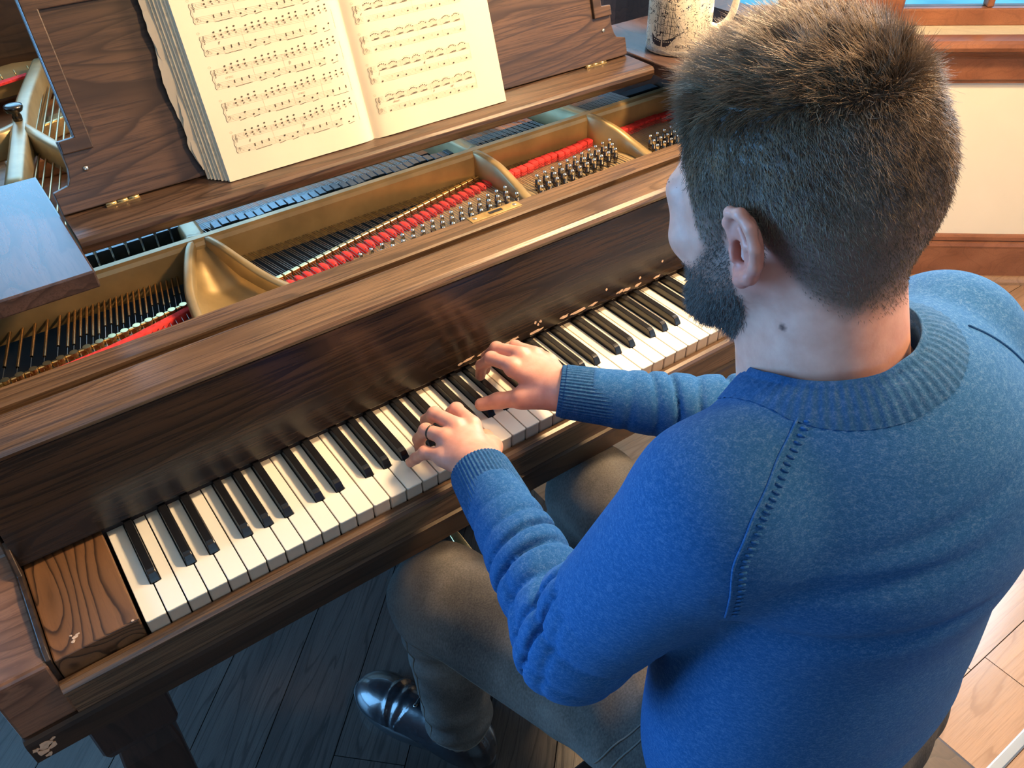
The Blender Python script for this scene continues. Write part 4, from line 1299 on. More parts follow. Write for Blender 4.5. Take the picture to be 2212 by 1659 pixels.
def nets(f, lo, hi, h):
    """surface nets of the zero set of f inside a box; returns vertices and quads"""
    lo = np.asarray(lo, float); hi = np.asarray(hi, float)
    n = np.ceil((hi - lo) / h).astype(int) + 1
    ax = [lo[i] + h * np.arange(n[i]) for i in range(3)]
    F = np.empty(n, np.float32)
    YZ = np.stack(np.meshgrid(ax[1], ax[2], indexing='ij'), -1).reshape(-1, 2)
    step = max(1, 400000 // len(YZ))
    for i in range(0, n[0], step):
        xs = ax[0][i:i + step]
        Q = np.empty((len(xs) * len(YZ), 3))
        Q[:, 0] = np.repeat(xs, len(YZ))
        Q[:, 1:] = np.tile(YZ, (len(xs), 1))
        F[i:i + step] = f(Q).reshape(len(xs), n[1], n[2])
    S = F < 0
    c = [(dx, dy, dz) for dx in (0, 1) for dy in (0, 1) for dz in (0, 1)]
    sl = lambda A, d: A[d[0]:A.shape[0] - 1 + d[0], d[1]:A.shape[1] - 1 + d[1], d[2]:A.shape[2] - 1 + d[2]]
    cnt = sum(sl(S, d).astype(np.int8) for d in c)
    act = (cnt > 0) & (cnt < 8)
    idx = np.argwhere(act)
    cid = -np.ones(act.shape, np.int64)
    cid[act] = np.arange(len(idx))
    acc = np.zeros((len(idx), 3)); num = np.zeros(len(idx))
    for a in c:
        for k in range(3):
            if a[k] == 0:
                b = list(a); b[k] = 1
                fa = F[idx[:, 0] + a[0], idx[:, 1] + a[1], idx[:, 2] + a[2]].astype(float)
                fb = F[idx[:, 0] + b[0], idx[:, 1] + b[1], idx[:, 2] + b[2]].astype(float)
                m = (fa < 0) != (fb < 0)
                t = np.where(m, fa / np.where(m, fa - fb, 1), 0)
                p = np.array(a, float)[None] + t[:, None] * (np.array(b) - np.array(a))[None]
                acc += p * m[:, None]; num += m
    V = lo + h * (idx + acc / num[:, None])
    # one Newton step onto the surface
    e = h * 0.3
    f0 = f(V)
    G = np.stack([(f(V + np.eye(3)[k] * e) - f(V - np.eye(3)[k] * e)) / (2 * e) for k in range(3)], 1)
    g2 = (G * G).sum(1) + 1e-6
    st = np.clip(f0 / g2, -h, h)
    V = V - G * st[:, None]
    Nn = G / np.sqrt(g2)[:, None]
    quads = []
    for k in range(3):
        u, v = (k + 1) % 3, (k + 2) % 3
        a = S
        sa = [slice(None)] * 3; sb = [slice(None)] * 3
        sa[k] = slice(0, -1); sb[k] = slice(1, None)
        A, B = S[tuple(sa)], S[tuple(sb)]
        e_ = np.argwhere(A != B)
        e_ = e_[(e_[:, u] > 0) & (e_[:, v] > 0) & (e_[:, u] < n[u] - 1) & (e_[:, v] < n[v] - 1)]
        ins = A[e_[:, 0], e_[:, 1], e_[:, 2]]
        def cell(du, dv):
            q = e_.copy(); q[:, u] += du; q[:, v] += dv
            return cid[q[:, 0], q[:, 1], q[:, 2]]
        q = np.stack([cell(-1, -1), cell(0, -1), cell(0, 0), cell(-1, 0)], 1)
        q[~ins] = q[~ins][:, ::-1]
        quads.append(q)
    Q = np.concatenate(quads)
    Q = Q[(Q >= 0).all(1)]
    return V, Q, Nn

def fast_me(name, V, Q, mats, smooth=True):
    V = np.asarray(V, np.float32); Q = np.asarray(Q, np.int32)
    me = bpy.data.meshes.new(name)
    me.vertices.add(len(V)); me.vertices.foreach_set('co', V.ravel())
    k = Q.shape[1]
    me.loops.add(len(Q) * k); me.loops.foreach_set('vertex_index', Q.ravel())
    me.polygons.add(len(Q))
    me.polygons.foreach_set('loop_start', np.arange(0, len(Q) * k, k, dtype=np.int32))
    if smooth:
        me.polygons.foreach_set('use_smooth', np.ones(len(Q), bool))
    for m in (mats if isinstance(mats, (list, tuple)) else [mats]):
        me.materials.append(MAT[m] if isinstance(m, str) else m)
    me.update(calc_edges=True)
    me.validate()
    return me

def put_np(name, V, Q, mat, parent, smooth=True, **kw):
    org = np.array([(V[:, 0].min() + V[:, 0].max()) / 2, (V[:, 1].min() + V[:, 1].max()) / 2, V[:, 2].min()])
    return link(name, fast_me(name, V - org, Q, mat, smooth), parent, org, **kw)

def chain(P, pts, rad, k=0.004):
    d = None
    for i in range(len(pts) - 1):
        c = cap(P, pts[i], pts[i + 1], rad[i], rad[i + 1])
        d = c if d is None else smin(d, c, k)
    return d

# ------------------------------------------------------------------ materials of the person
def skin_mat():
    m, nt, b = nmat('skin')
    L = nt.links.new
    at = nt.nodes.new('ShaderNodeAttribute'); at.attribute_name = 'tint'
    sep = nt.nodes.new('ShaderNodeSeparateColor')
    L(at.outputs['Color'], sep.inputs['Color'])
    v = coords(nt)
    n1 = N(nt, 'ShaderNodeTexNoise', Scale=55.0, Detail=4.0); L(v, n1.inputs['Vector'])
    r = ramp(nt, [(0.3, (0.56, 0.275, 0.20)), (0.7, (0.67, 0.37, 0.285))])
    L(n1.outputs['Fac'], r.inputs['Fac'])
    mx = N(nt, 'ShaderNodeMix', data_type='RGBA')
    L(r.outputs['Color'], mx.inputs['A']); mx.inputs['B'].default_value = (0.52, 0.13, 0.095, 1)
    L(sep.outputs['Red'], mx.inputs['Factor'])
    n2 = N(nt, 'ShaderNodeTexNoise', Scale=700.0, Detail=2.0); L(v, n2.inputs['Vector'])
    r2 = ramp(nt, [(0.35, (0.035, 0.026, 0.022)), (0.7, (0.12, 0.085, 0.065))])
    L(n2.outputs['Fac'], r2.inputs['Fac'])
    mx2 = N(nt, 'ShaderNodeMix', data_type='RGBA')
    L(mx.outputs['Result'], mx2.inputs['A']); L(r2.outputs['Color'], mx2.inputs['B']); L(sep.outputs['Green'], mx2.inputs['Factor'])
    mx3 = N(nt, 'ShaderNodeMix', data_type='RGBA')
    L(mx2.outputs['Result'], mx3.inputs['A']); mx3.inputs['B'].default_value = (0.10, 0.035, 0.022, 1); L(sep.outputs['Blue'], mx3.inputs['Factor'])
    L(mx3.outputs['Result'], b.inputs['Base Color'])
    b.inputs['Roughness'].default_value = 0.48
    b.inputs['Subsurface Weight'].default_value = 0.12
    b.inputs['Subsurface Radius'].default_value = (0.012, 0.004, 0.002)
    b.inputs['Subsurface Scale'].default_value = 1.0
    n3 = N(nt, 'ShaderNodeTexNoise', Scale=420.0, Detail=3.0); L(v, n3.inputs['Vector'])
    bump(nt, b, n3.outputs['Fac'], 0.12, 0.001)
    return m
MAT['skin'] = skin_mat()

def knit(name, c0, c1, c2, stretch=(1, 1, 1), rib=0.0, ribaxis=(0, 0, 0)):
    m, nt, b = nmat(name)
    L = nt.links.new
    v = coords(nt, stretch)
    n1 = N(nt, 'ShaderNodeTexNoise', Scale=620.0, Detail=3.0, Roughness=0.7); L(v, n1.inputs['Vector'])
    n2 = N(nt, 'ShaderNodeTexNoise', Scale=210.0, Detail=3.0); L(v, n2.inputs['Vector'])
    ad = N(nt, 'ShaderNodeMath', operation='MULTIPLY_ADD'); ad.inputs[1].default_value = 0.6
    L(n2.outputs['Fac'], ad.inputs[0]); L(n1.outputs['Fac'], ad.inputs[2])
    r = ramp(nt, [(0.55, c0), (0.80, c1), (1.0, c2)])
    L(ad.outputs[0], r.inputs['Fac'])
    L(r.outputs['Color'], b.inputs['Base Color'])
    b.inputs['Roughness'].default_value = 0.92
    b.inputs['Specular IOR Level'].default_value = 0.12
    b.inputs['Sheen Weight'].default_value = 0.05
    b.inputs['Sheen Roughness'].default_value = 0.5
    b.inputs['Sheen Tint'].default_value = (0.45, 0.68, 1.0, 1)
    bump(nt, b, n1.outputs['Fac'], 0.35, 0.0015)
    return m
MAT['sweater'] = knit('blue_heather_knit', (0.009, 0.066, 0.200), (0.016, 0.092, 0.258), (0.060, 0.145, 0.315), (1, 1, 2.2))
MAT['rib'] = knit('blue_rib_knit', (0.010, 0.056, 0.158), (0.016, 0.078, 0.205), (0.050, 0.118, 0.25))

def denim():
    m, nt, b = nmat('faded_denim')
    L = nt.links.new
    v = coords(nt)
    n1 = N(nt, 'ShaderNodeTexNoise', Scale=9.0, Detail=4.0); L(v, n1.inputs['Vector'])
    n2 = N(nt, 'ShaderNodeTexNoise', Scale=500.0, Detail=2.0); L(coords(nt, (1, 1, 0.3)), n2.inputs['Vector'])
    ad = N(nt, 'ShaderNodeMath', operation='MULTIPLY_ADD'); ad.inputs[1].default_value = 0.45
    L(n2.outputs['Fac'], ad.inputs[0]); L(n1.outputs['Fac'], ad.inputs[2])
    r = ramp(nt, [(0.50, (0.045, 0.043, 0.041)), (0.72, (0.090, 0.084, 0.076)), (0.95, (0.15, 0.14, 0.128))])
    L(ad.outputs[0], r.inputs['Fac'])
    L(r.outputs['Color'], b.inputs['Base Color'])
    b.inputs['Roughness'].default_value = 0.9
    b.inputs['Specular IOR Level'].default_value = 0.15
    bump(nt, b, n2.outputs['Fac'], 0.25, 0.001)
    return m
MAT['denim'] = denim()
MAT['stitch'] = plain('denim_thread', (0.11, 0.10, 0.085), 0.9)
MAT['leather'] = plain('black_leather', (0.012, 0.013, 0.016), 0.26, noise=0.3, nscale=120, bmp=0.10, coat=0.3)
MAT['sole'] = plain('black_rubber', (0.010, 0.010, 0.011), 0.6)
MAT['lace'] = plain('black_lace', (0.02, 0.02, 0.022), 0.8)
MAT['ringmetal'] = plain('dark_silver', (0.10, 0.095, 0.09), 0.25, metal=1.0)
MAT['eye'] = plain('eye_white', (0.55, 0.50, 0.46), 0.2)
def hairmat(name, a, b_, c, scale=38):
    m, nt, b = nmat(name)
    n1 = N(nt, 'ShaderNodeTexNoise', Scale=scale, Detail=5.0, Roughness=0.8)
    nt.links.new(coords(nt), n1.inputs['Vector'])
    r = ramp(nt, [(0.3, a), (0.55, b_), (0.8, c)])
    nt.links.new(n1.outputs['Fac'], r.inputs['Fac'])
    nt.links.new(r.outputs['Color'], b.inputs['Base Color'])
    b.inputs['Roughness'].default_value = 0.42
    b.inputs['Specular IOR Level'].default_value = 0.6
    return m
MAT['hair'] = hairmat('brown_hair', (0.085, 0.058, 0.038), (0.20, 0.138, 0.085), (0.44, 0.31, 0.18))
MAT['beard'] = hairmat('dark_beard', (0.030, 0.026, 0.024), (0.075, 0.062, 0.054), (0.30, 0.26, 0.23), 300)

# ------------------------------------------------------------------ the seated man
person = empty('person', (0.57, -0.45, FZ), 'bearded man in blue sweater and jeans seated playing the piano', 'person')

# head frame: origin between the ears
HO = np.array([0.541, -0.325, 0.460])
pit, yaw, rol = math.radians(16), math.radians(2), math.radians(2)
hf = np.array([math.sin(yaw) * -1 * math.cos(pit), math.cos(yaw) * math.cos(pit), -math.sin(pit)])
hr = np.array([math.cos(yaw), math.sin(yaw), 0.0])
hu = np.cross(hr, hf)
hr, hu = math.cos(rol) * hr + math.sin(rol) * hu, math.cos(rol) * hu - math.sin(rol) * hr
HM = np.stack([hr, hf, hu], 0)              # world -> local rows
def h2w(p): return HO + np.asarray(p, float) @ HM
def w2h(Pw): return (Pw - HO) @ HM.T

NB0, NB1 = np.array([0.0, -0.030, -0.045]), w2h(np.array([0.549, -0.412, 0.268]))
def ear(q, s):
    e = q.copy()
    e[:, 0] = (e[:, 0] * s - 0.0745)          # outward distance from the side of the head
    e[:, 1] += 0.018; e[:, 2] += 0.001
    a = math.radians(6)                      # flare the rear edge outwards
    x, y = e[:, 0].copy(), e[:, 1].copy()
    e[:, 0] = x * math.cos(a) + y * math.sin(a)
    e[:, 1] = -x * math.sin(a) + y * math.cos(a)
    rim = [(0.003, 0.010, 0.004), (0.005, 0.0125, 0.017), (0.008, 0.006, 0.0265), (0.010, -0.006, 0.0275), (0.011, -0.0155, 0.019), (0.011, -0.0185, 0.004), (0.009, -0.0145, -0.011), (0.007, -0.006, -0.021), (0.005, 0.004, -0.0255), (0.002, 0.009, -0.020)]
    d = chain(e, rim, [0.0038, 0.0038, 0.0040, 0.0042, 0.0042, 0.0040, 0.0040, 0.0058, 0.0064, 0.005], 0.003)
    plate_ = ell(e, (0.004, -0.003, 0.002), (0.0042, 0.0165, 0.026))
    d = smin(d, plate_, 0.003)
    anti = chain(e, [(0.0075, -0.003, 0.016), (0.0085, -0.0095, 0.004), (0.0075, -0.0075, -0.010)], [0.0030, 0.0036, 0.0032], 0.003)
    d = smin(d, anti, 0.002)
    d = smin(d, cap(e, (0.002, 0.0115, -0.004), (0.004, 0.010, -0.010), 0.0045, 0.004), 0.003)
    hole = ell(e, (0.006, 0.0025, -0.004), (0.0065, 0.0065, 0.0095))
    return smax(d, -hole, 0.003)

def head(Pw):
    q = w2h(Pw)
    d = ell(q, (0, -0.016, 0.046), (0.0755, 0.098, 0.083))
    d = smin(d, ell(q, (0, -0.052, 0.010), (0.064, 0.056, 0.060)), 0.03)
    d = smin(d, ell(q, (0, 0.038, -0.018), (0.066, 0.055, 0.076)), 0.03)
    d = smin(d, ell(q, (0, 0.060, -0.072), (0.036, 0.036, 0.029)), 0.03)
    for s in (-1, 1):
        d = smin(d, cap(q, (s * 0.052, -0.004, -0.032), (s * 0.026, 0.070, -0.082), 0.018, 0.018), 0.02)
        d = smin(d, cap(q, (s * 0.014, 0.082, 0.030), (s * 0.042, 0.070, 0.026), 0.011, 0.010), 0.012)
        d = smax(d, -ell(q, (s * 0.029, 0.102, 0.008), (0.013, 0.015, 0.010)), 0.012)
        d = smin(d, cap(q, (s * 0.048, 0.066, 0.022), (s * 0.050, 0.062, -0.010), 0.012, 0.013), 0.012)
        d = smin(d, ell(q, (s * 0.040, 0.066, -0.018), (0.020, 0.020, 0.018)), 0.015)
    nose = chain(q, [(0, 0.090, 0.016), (0, 0.104, -0.010), (0, 0.111, -0.024)], [0.008, 0.0095, 0.0115], 0.006)
    for s in (-1, 1):
        nose = smin(nose, ell(q, (s * 0.011, 0.098, -0.027), (0.0085, 0.011, 0.008)), 0.006)
    d = smin(d, nose, 0.010)
    for z, r in ((-0.0485, 0.0065), (-0.0600, 0.0070)):
        d = smin(d, cap(q, (-0.017, 0.088, z), (0.017, 0.088, z), r, r), 0.006)
    neck = cap(q, NB0, NB1, 0.0545, 0.0605)
    neck = smin(neck, cap(q, NB0 + [0, 0.045, -0.03], NB1 + [0, 0.04, 0.0], 0.040, 0.052), 0.03)
    d = smin(d, neck, 0.022)
    near = np.abs(np.abs(q[:, 0]) - 0.08) < 0.03
    if near.any():
        for s in (-1, 1):
            m = near & (q[:, 0] * s > 0)
            if m.any():
                d[m] = smin(d[m], ear(q[m], s), 0.004)
    return d

hv, hq, hn = nets(head, HO + [-0.115, -0.20, -0.235], HO + [0.115, 0.15, 0.16], 0.0022)

# hands
LHAND = dict(w=(0.392, -0.078, 0.060), fore=(0.372, -0.155, 0.058), mcp=[(0.4255, -0.010, 0.066), (0.4055, -0.005, 0.071), (0.3860, -0.011, 0.066), (0.3715, -0.024, 0.054)],
    fing=[[(0.4275, 0.030, 0.060), (0.4305, 0.048, 0.041), (0.4310, 0.053, 0.019)], [(0.3985, 0.036, 0.064), (0.3955, 0.054, 0.042), (0.3965, 0.058, 0.018)],
          [(0.3765, 0.022, 0.058), (0.3725, 0.037, 0.034), (0.3745, 0.041, 0.010)], [(0.3605, 0.000, 0.046), (0.3550, 0.017, 0.026), (0.3530, 0.030, 0.0095)]],
    thumb=[(0.411, -0.062, 0.050), (0.436, -0.034, 0.038), (0.447, -0.004, 0.024), (0.449, 0.019, 0.0115)])
RHAND = dict(w=(0.564, -0.032, 0.062), fore=(0.620, -0.088, 0.056), mcp=[(0.5275, 0.043, 0.076), (0.5475, 0.052, 0.081), (0.5665, 0.047, 0.076), (0.5825, 0.033, 0.066)],
    fing=[[(0.5190, 0.083, 0.068), (0.5155, 0.103, 0.045), (0.5170, 0.111, 0.0205)], [(0.5375, 0.097, 0.068), (0.5340, 0.117, 0.043), (0.5332, 0.123, 0.016)],
          [(0.5650, 0.090, 0.062), (0.5630, 0.109, 0.040), (0.5620, 0.116, 0.0205)], [(0.5885, 0.067, 0.053), (0.5892, 0.084, 0.036), (0.5895, 0.093, 0.0195)]],
    thumb=[(0.548, -0.016, 0.050), (0.5215, 0.014, 0.042), (0.5005, 0.041, 0.030), (0.4830, 0.058, 0.0205)])
def hand(P_, H):
    w = np.array(H['w'])
    d = cap(P_, H['fore'], w, 0.0295, 0.0235)
    palm = None
    for i, m in enumerate(H['mcp']):
        m = np.array(m)
        b0 = w + (m - w) * 0.12
        c = cap(P_, b0 - [0, 0, 0.004], m - [0, 0, 0.005], 0.0145, 0.0125 if i < 3 else 0.0115)
        palm = c if palm is None else smin(palm, c, 0.012)
    palm = smin(palm, cap(P_, (w + np.array(H['thumb'][0])) / 2, H['thumb'][1], 0.016, 0.0135), 0.016)
    d = smin(d, palm, 0.020)
    for i, (m, f) in enumerate(zip(H['mcp'], H['fing'])):
        s = (1.0, 1.0, 0.97, 0.86)[i]
        pts = [m] + f
        fd_ = chain(P_, pts, [0.0103 * s, 0.0092 * s, 0.0083 * s, 0.0074 * s], 0.0035)
        fd_ = smin(fd_, ell(P_, f[0], (0.0097 * s,) * 3), 0.003)
        d = smin(d, fd_, 0.0045)
    t = H['thumb']
    d = smin(d, chain(P_, t, [0.0165, 0.0128, 0.0108, 0.0092], 0.006), 0.008)
    return d
def hb(H, pad=0.03):
    A_ = np.array([H['w'], H['fore']] + H['mcp'] + [p for f in H['fing'] for p in f] + H['thumb'])
    return A_.min(0) - pad, A_.max(0) + pad
lo, hi = hb(LHAND); lv, lq, ln_ = nets(lambda p: hand(p, LHAND), lo, hi, 0.0018)
lo, hi = hb(RHAND); rv, rq, rn_ = nets(lambda p: hand(p, RHAND), lo, hi, 0.0018)

# joints of the clothed body
LS, LE, LWr = np.array([0.408, -0.408, 0.276]), np.array([0.330, -0.331, 0.070]), np.array([0.388, -0.088, 0.060])
RS, RE, RWr = np.array([0.716, -0.397, 0.284]), np.array([0.752, -0.205, 0.035]), np.array([0.563, -0.031, 0.062])
def bodycore(P_):
    d = ell(P_, (0.573, -0.420, 0.150), (0.140, 0.090, 0.20))
    d = smin(d, cap(P_, LS, RS, 0.045, 0.045), 0.05)
    for S_, E_, W_ in ((LS, LE, LWr), (RS, RE, RWr)):
        d = smin(d, cap(P_, S_, E_, 0.046, 0.038), 0.03)
        d = smin(d, cap(P_, E_, W_, 0.038, 0.026), 0.02)
    d = smin(d, cap(P_, h2w(NB0), h2w(NB1), 0.050, 0.052), 0.03)
    for s, K_ in ((0.505, 0.345), (0.655, 0.640)):
        d = smin(d, cap(P_, (s, -0.45, -0.16), (K_, -0.02, -0.20), 0.070, 0.050), 0.04)
    for a, b_ in (((0.345, -0.02, -0.20), (0.362, 0.015, -0.66)), ((0.640, 0.0, -0.20), (0.632, 0.085, -0.64))):
        d = smin(d, cap(P_, a, b_, 0.048, 0.036), 0.03)
    d = smin(d, ell(P_, (0.58, -0.45, -0.10), (0.12, 0.080, 0.11)), 0.06)
    return d
bv, bq, bn = nets(bodycore, (0.24, -0.62, -0.72), (0.86, 0.26, 0.42), 0.012)

V = np.concatenate([hv, lv, rv, bv])
Q = np.concatenate([hq, lq + len(hv), rq + len(hv) + len(lv), bq + len(hv) + len(lv) + len(rv)])
body = put_np('body', V, Q, 'skin', person, label='fair skin of the head, neck and hands')
# colour masks: red = flushed skin, green = stubble under hair and beard, blue = mole
hl = w2h(hv)
def sst(a, b_, x): 
    t = np.clip((x - a) / (b_ - a), 0, 1)
    return t * t * (3 - 2 * t)
def hairmask(q, soft=0.012):
    """1 where scalp hair grows, in head coordinates"""
    x, y, z = np.abs(q[:, 0]), q[:, 1], q[:, 2]
    # lower border of the hair as a function of y: forehead, temple, sideburn, round the ear, nape
    ys = np.array([-0.13, -0.095, -0.070, -0.050, -0.034, -0.020, -0.004, 0.010, 0.022, 0.034, 0.046, 0.060, 0.080, 0.12])
    zs = np.array([-0.062, -0.068, -0.062, -0.042, -0.014, 0.014, 0.024, 0.002, -0.030, -0.010, 0.036, 0.062, 0.086, 0.20])
    zb = np.interp(y, ys, zs)
    inear = (x > 0.079) & (np.abs(z) < 0.034)
    return sst(-soft, soft, z - zb) * (~inear)
def beardmask(q, soft=0.008):
    x, y, z = np.abs(q[:, 0]), q[:, 1], q[:, 2]
    ys = np.array([-0.01, 0.004, 0.014, 0.030, 0.050, 0.070, 0.085, 0.13])
    top = np.array([-0.06, -0.026, 0.002, -0.012, -0.032, -0.040, -0.036, -0.036])
    bot = np.array([-0.050, -0.058, -0.078, -0.096, -0.110, -0.120, -0.13, -0.13])
    m = sst(-soft, soft, np.interp(y, ys, top) - z) * sst(-soft, soft, z - np.interp(y, ys, bot)) * sst(0.0, 0.010, y)
    lips = (np.abs(z + 0.054) < 0.009) & (x < 0.022) & (y > 0.08)
    return m * (~lips) * (x < 0.080)
tint = np.zeros((len(V), 4), np.float32); tint[:, 3] = 1
hm_, bm_ = hairmask(hl), beardmask(hl)
tint[:len(hv), 1] = np.maximum(hm_ * (0.80 + 0.18 * sst(-0.02, 0.05, hl[:, 2])), bm_ * 0.75)
red = np.exp(-(((np.abs(hl[:, 0]) - 0.078) / 0.016) ** 2 + ((hl[:, 1] + 0.02) / 0.035) ** 2 + ((hl[:, 2] + 0.015) / 0.045) ** 2))
tint[:len(hv), 0] = np.clip(red * 0.75, 0, 1)
mole = np.linalg.norm(hv - np.array([0.489, -0.374, 0.395]), axis=1)
tint[:len(hv), 2] = sst(0.0042, 0.0016, mole)
tint[len(hv):len(hv) + len(lv), 0] = 0.16
tint[len(hv) + len(lv):len(hv) + len(lv) + len(rv), 0] = 0.16
ca = body.data.color_attributes.new('tint', 'FLOAT_COLOR', 'POINT')
ca.data.foreach_set('color', tint.ravel())
MAT['iris'] = plain('brown_iris', (0.03, 0.018, 0.010), 0.12)
for sx in (-1, 1):
    ec = h2w((sx * 0.029, 0.0765, 0.007))
    ball = lambda r, c: lathe([(max(1e-4, r * math.sin(PI * k / 10)), -r * math.cos(PI * k / 10)) for k in range(11)], 18, tuple(c))
    ey = put('eye', ball(0.0108, ec), 'eye', person, True)
    put('iris', ball(0.0062, ec + hf * 0.0052 - hu * 0.0030), 'iris', ey, True)
# ------------------------------------------------------------------ hair and beard as fine strands
RNG = np.random.default_rng(4)
def strands(V0, Q0, weight, count, length, direction, rad, name, mat, droop=0.0, seg=4, parent=None, curl=0.25, label=None, clump=0):
    """tapered three-sided strands rooted on a surface"""
    tri = np.concatenate([Q0[:, [0, 1, 2]], Q0[:, [0, 2, 3]]])
    A_, B_, C_ = V0[tri[:, 0]], V0[tri[:, 1]], V0[tri[:, 2]]
    cr = np.cross(B_ - A_, C_ - A_)
    ar = np.linalg.norm(cr, axis=1) + 1e-12
    wgt = ar * weight[tri].mean(1)
    pick = RNG.choice(len(tri), count, p=wgt / wgt.sum())
    u, v = RNG.random(count), RNG.random(count)
    f_ = u + v > 1
    u[f_], v[f_] = 1 - u[f_], 1 - v[f_]
    root = A_[pick] + (B_ - A_)[pick] * u[:, None] + (C_ - A_)[pick] * v[:, None]
    nrm = cr[pick] / ar[pick][:, None]
    loc = w2h(root)
    ln = length(loc) * (0.7 + 0.6 * RNG.random(count))
    dr = direction(loc, nrm)
    dr += RNG.normal(0, curl, dr.shape)
    dr /= np.linalg.norm(dr, axis=1)[:, None]
    if clump:
        ctr_ = RNG.choice(count, clump, replace=False)
        cl = root[ctr_]
        own = np.empty(count, int)
        for i0 in range(0, count, 4000):
            own[i0:i0 + 4000] = ((root[i0:i0 + 4000, None] - cl[None]) ** 2).sum(2).argmin(1)
        tip = root[ctr_] + dr[ctr_] * ln[ctr_][:, None] * 1.1
        long_ = sst(0.008, 0.020, ln)[:, None]
        want = tip[own] - root
        want /= np.linalg.norm(want, axis=1)[:, None] + 1e-9
        dr = unit(dr * (1 - 0.62 * long_) + want * 0.62 * long_)
    bend = RNG.normal(0, 0.45, dr.shape)
    pts = []
    for k in range(seg + 1):
        t = k / seg
        p = root - nrm * 0.0008 + dr * (ln * t)[:, None] + (bend * 0.35 - np.array([0, 0, droop])) * (ln * t * t)[:, None]
        # keep the hair lying above the scalp
        pts.append(p)
    a = np.cross(dr, np.array([0.31, 0.52, 0.79])); a /= np.linalg.norm(a, axis=1)[:, None] + 1e-9
    b_ = np.cross(dr, a)
    VV = np.empty((count, seg + 1, 3, 3))
    for k in range(seg + 1):
        r = rad * (1 - 0.8 * (k / seg) ** 1.5)
        for j in range(3):
            an = 2 * PI * j / 3
            VV[:, k, j] = pts[k] + (a * math.cos(an) + b_ * math.sin(an)) * r
    base = (np.arange(count) * (seg + 1) * 3)[:, None, None]
    k_, j_ = np.meshgrid(np.arange(seg), np.arange(3), indexing='ij')
    q = np.stack([k_ * 3 + j_, k_ * 3 + (j_ + 1) % 3, (k_ + 1) * 3 + (j_ + 1) % 3, (k_ + 1) * 3 + j_], -1).reshape(1, -1, 4)
    QQ = (base + q).reshape(-1, 4)
    return put_np(name, VV.reshape(-1, 3), QQ, mat, parent or person, label=label)
def unit(v): return v / (np.linalg.norm(v, axis=1)[:, None] + 1e-9)
def hlen(q):
    z, y = q[:, 2], q[:, 1]
    t = sst(0.070, 0.118, z + 0.12 * np.clip(y, -0.06, 0.08))
    return 0.0030 + 0.0052 * sst(-0.02, 0.06, z) + 0.0165 * t
def hdir(q, nw):
    z = q[:, 2]
    t = sst(0.07, 0.12, z)[:, None]
    # on top brushed up and forward, on the sides lying back and down
    fw = hf * 0.75 + hu * 0.35 + hr * (-0.25)
    sd = -hf * 0.35 - hu * 0.60
    fl = t * fw + (1 - t) * sd
    tang = fl - nw * (fl * nw).sum(1)[:, None]
    # tufts: a slowly varying swirl
    ph = np.sin(q[:, 0] * 160 + 3 * np.sin(q[:, 1] * 90)) * 0.5 + np.sin(q[:, 1] * 140 + q[:, 0] * 60) * 0.4
    sw = np.cross(nw, tang) * ph[:, None] * (0.25 + 0.6 * t)
    return unit(tang + sw + nw * (0.30 + 0.38 * t))
wh = np.clip(hm_ ** 1.5, 0, 1) * (0.75 + 0.4 * sst(0.0, 0.08, hl[:, 2]))
strands(hv, hq, wh, 46000, hlen, hdir, 0.00026, 'hair', 'hair', droop=0.1, curl=0.16, clump=520, label='short brown hair, tousled on top and faded at the sides')
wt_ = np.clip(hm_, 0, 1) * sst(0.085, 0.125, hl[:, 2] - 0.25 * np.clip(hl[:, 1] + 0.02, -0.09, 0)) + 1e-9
MAT['hair_lit'] = hairmat('lit_brown_hair', (0.16, 0.115, 0.075), (0.34, 0.25, 0.16), (0.58, 0.44, 0.29))  # paler hair colour: light falling on the crown is painted in
strands(hv, hq, wt_, 9000, lambda q: hlen(q) * 1.08 + 0.001, hdir, 0.00027, 'hair', 'hair_lit', droop=0.1, curl=0.20, clump=300, label='tousled hair on the crown, lamp light painted into its colour')
def blen(q): return 0.0030 + 0.0045 * sst(-0.02, -0.085, q[:, 2])
def bdir(q, nw):
    fl = -hu * 1.0 + hf * 0.30
    tang = fl - nw * (fl * nw).sum(1)[:, None]
    return unit(tang * 0.8 + nw * 0.55)
strands(hv, hq, bm_ ** 1.3, 15000, blen, bdir, 0.00026, 'beard', 'beard', droop=0.05, curl=0.28, label='dark full beard')
brow = np.exp(-(((np.abs(hl[:, 0]) - 0.032) / 0.016) ** 2 + ((hl[:, 2] - 0.030) / 0.004) ** 2)) * (hl[:, 1] > 0.05)
strands(hv, hq, brow + 1e-9 * (hl[:, 1] > 0.05), 500, lambda q: 0.0020 + 0 * q[:, 0], lambda q, nw: unit(np.sign(q[:, 0])[:, None] * hr * 0.9 + nw * 0.15), 0.00025, 'eyebrows', 'beard')

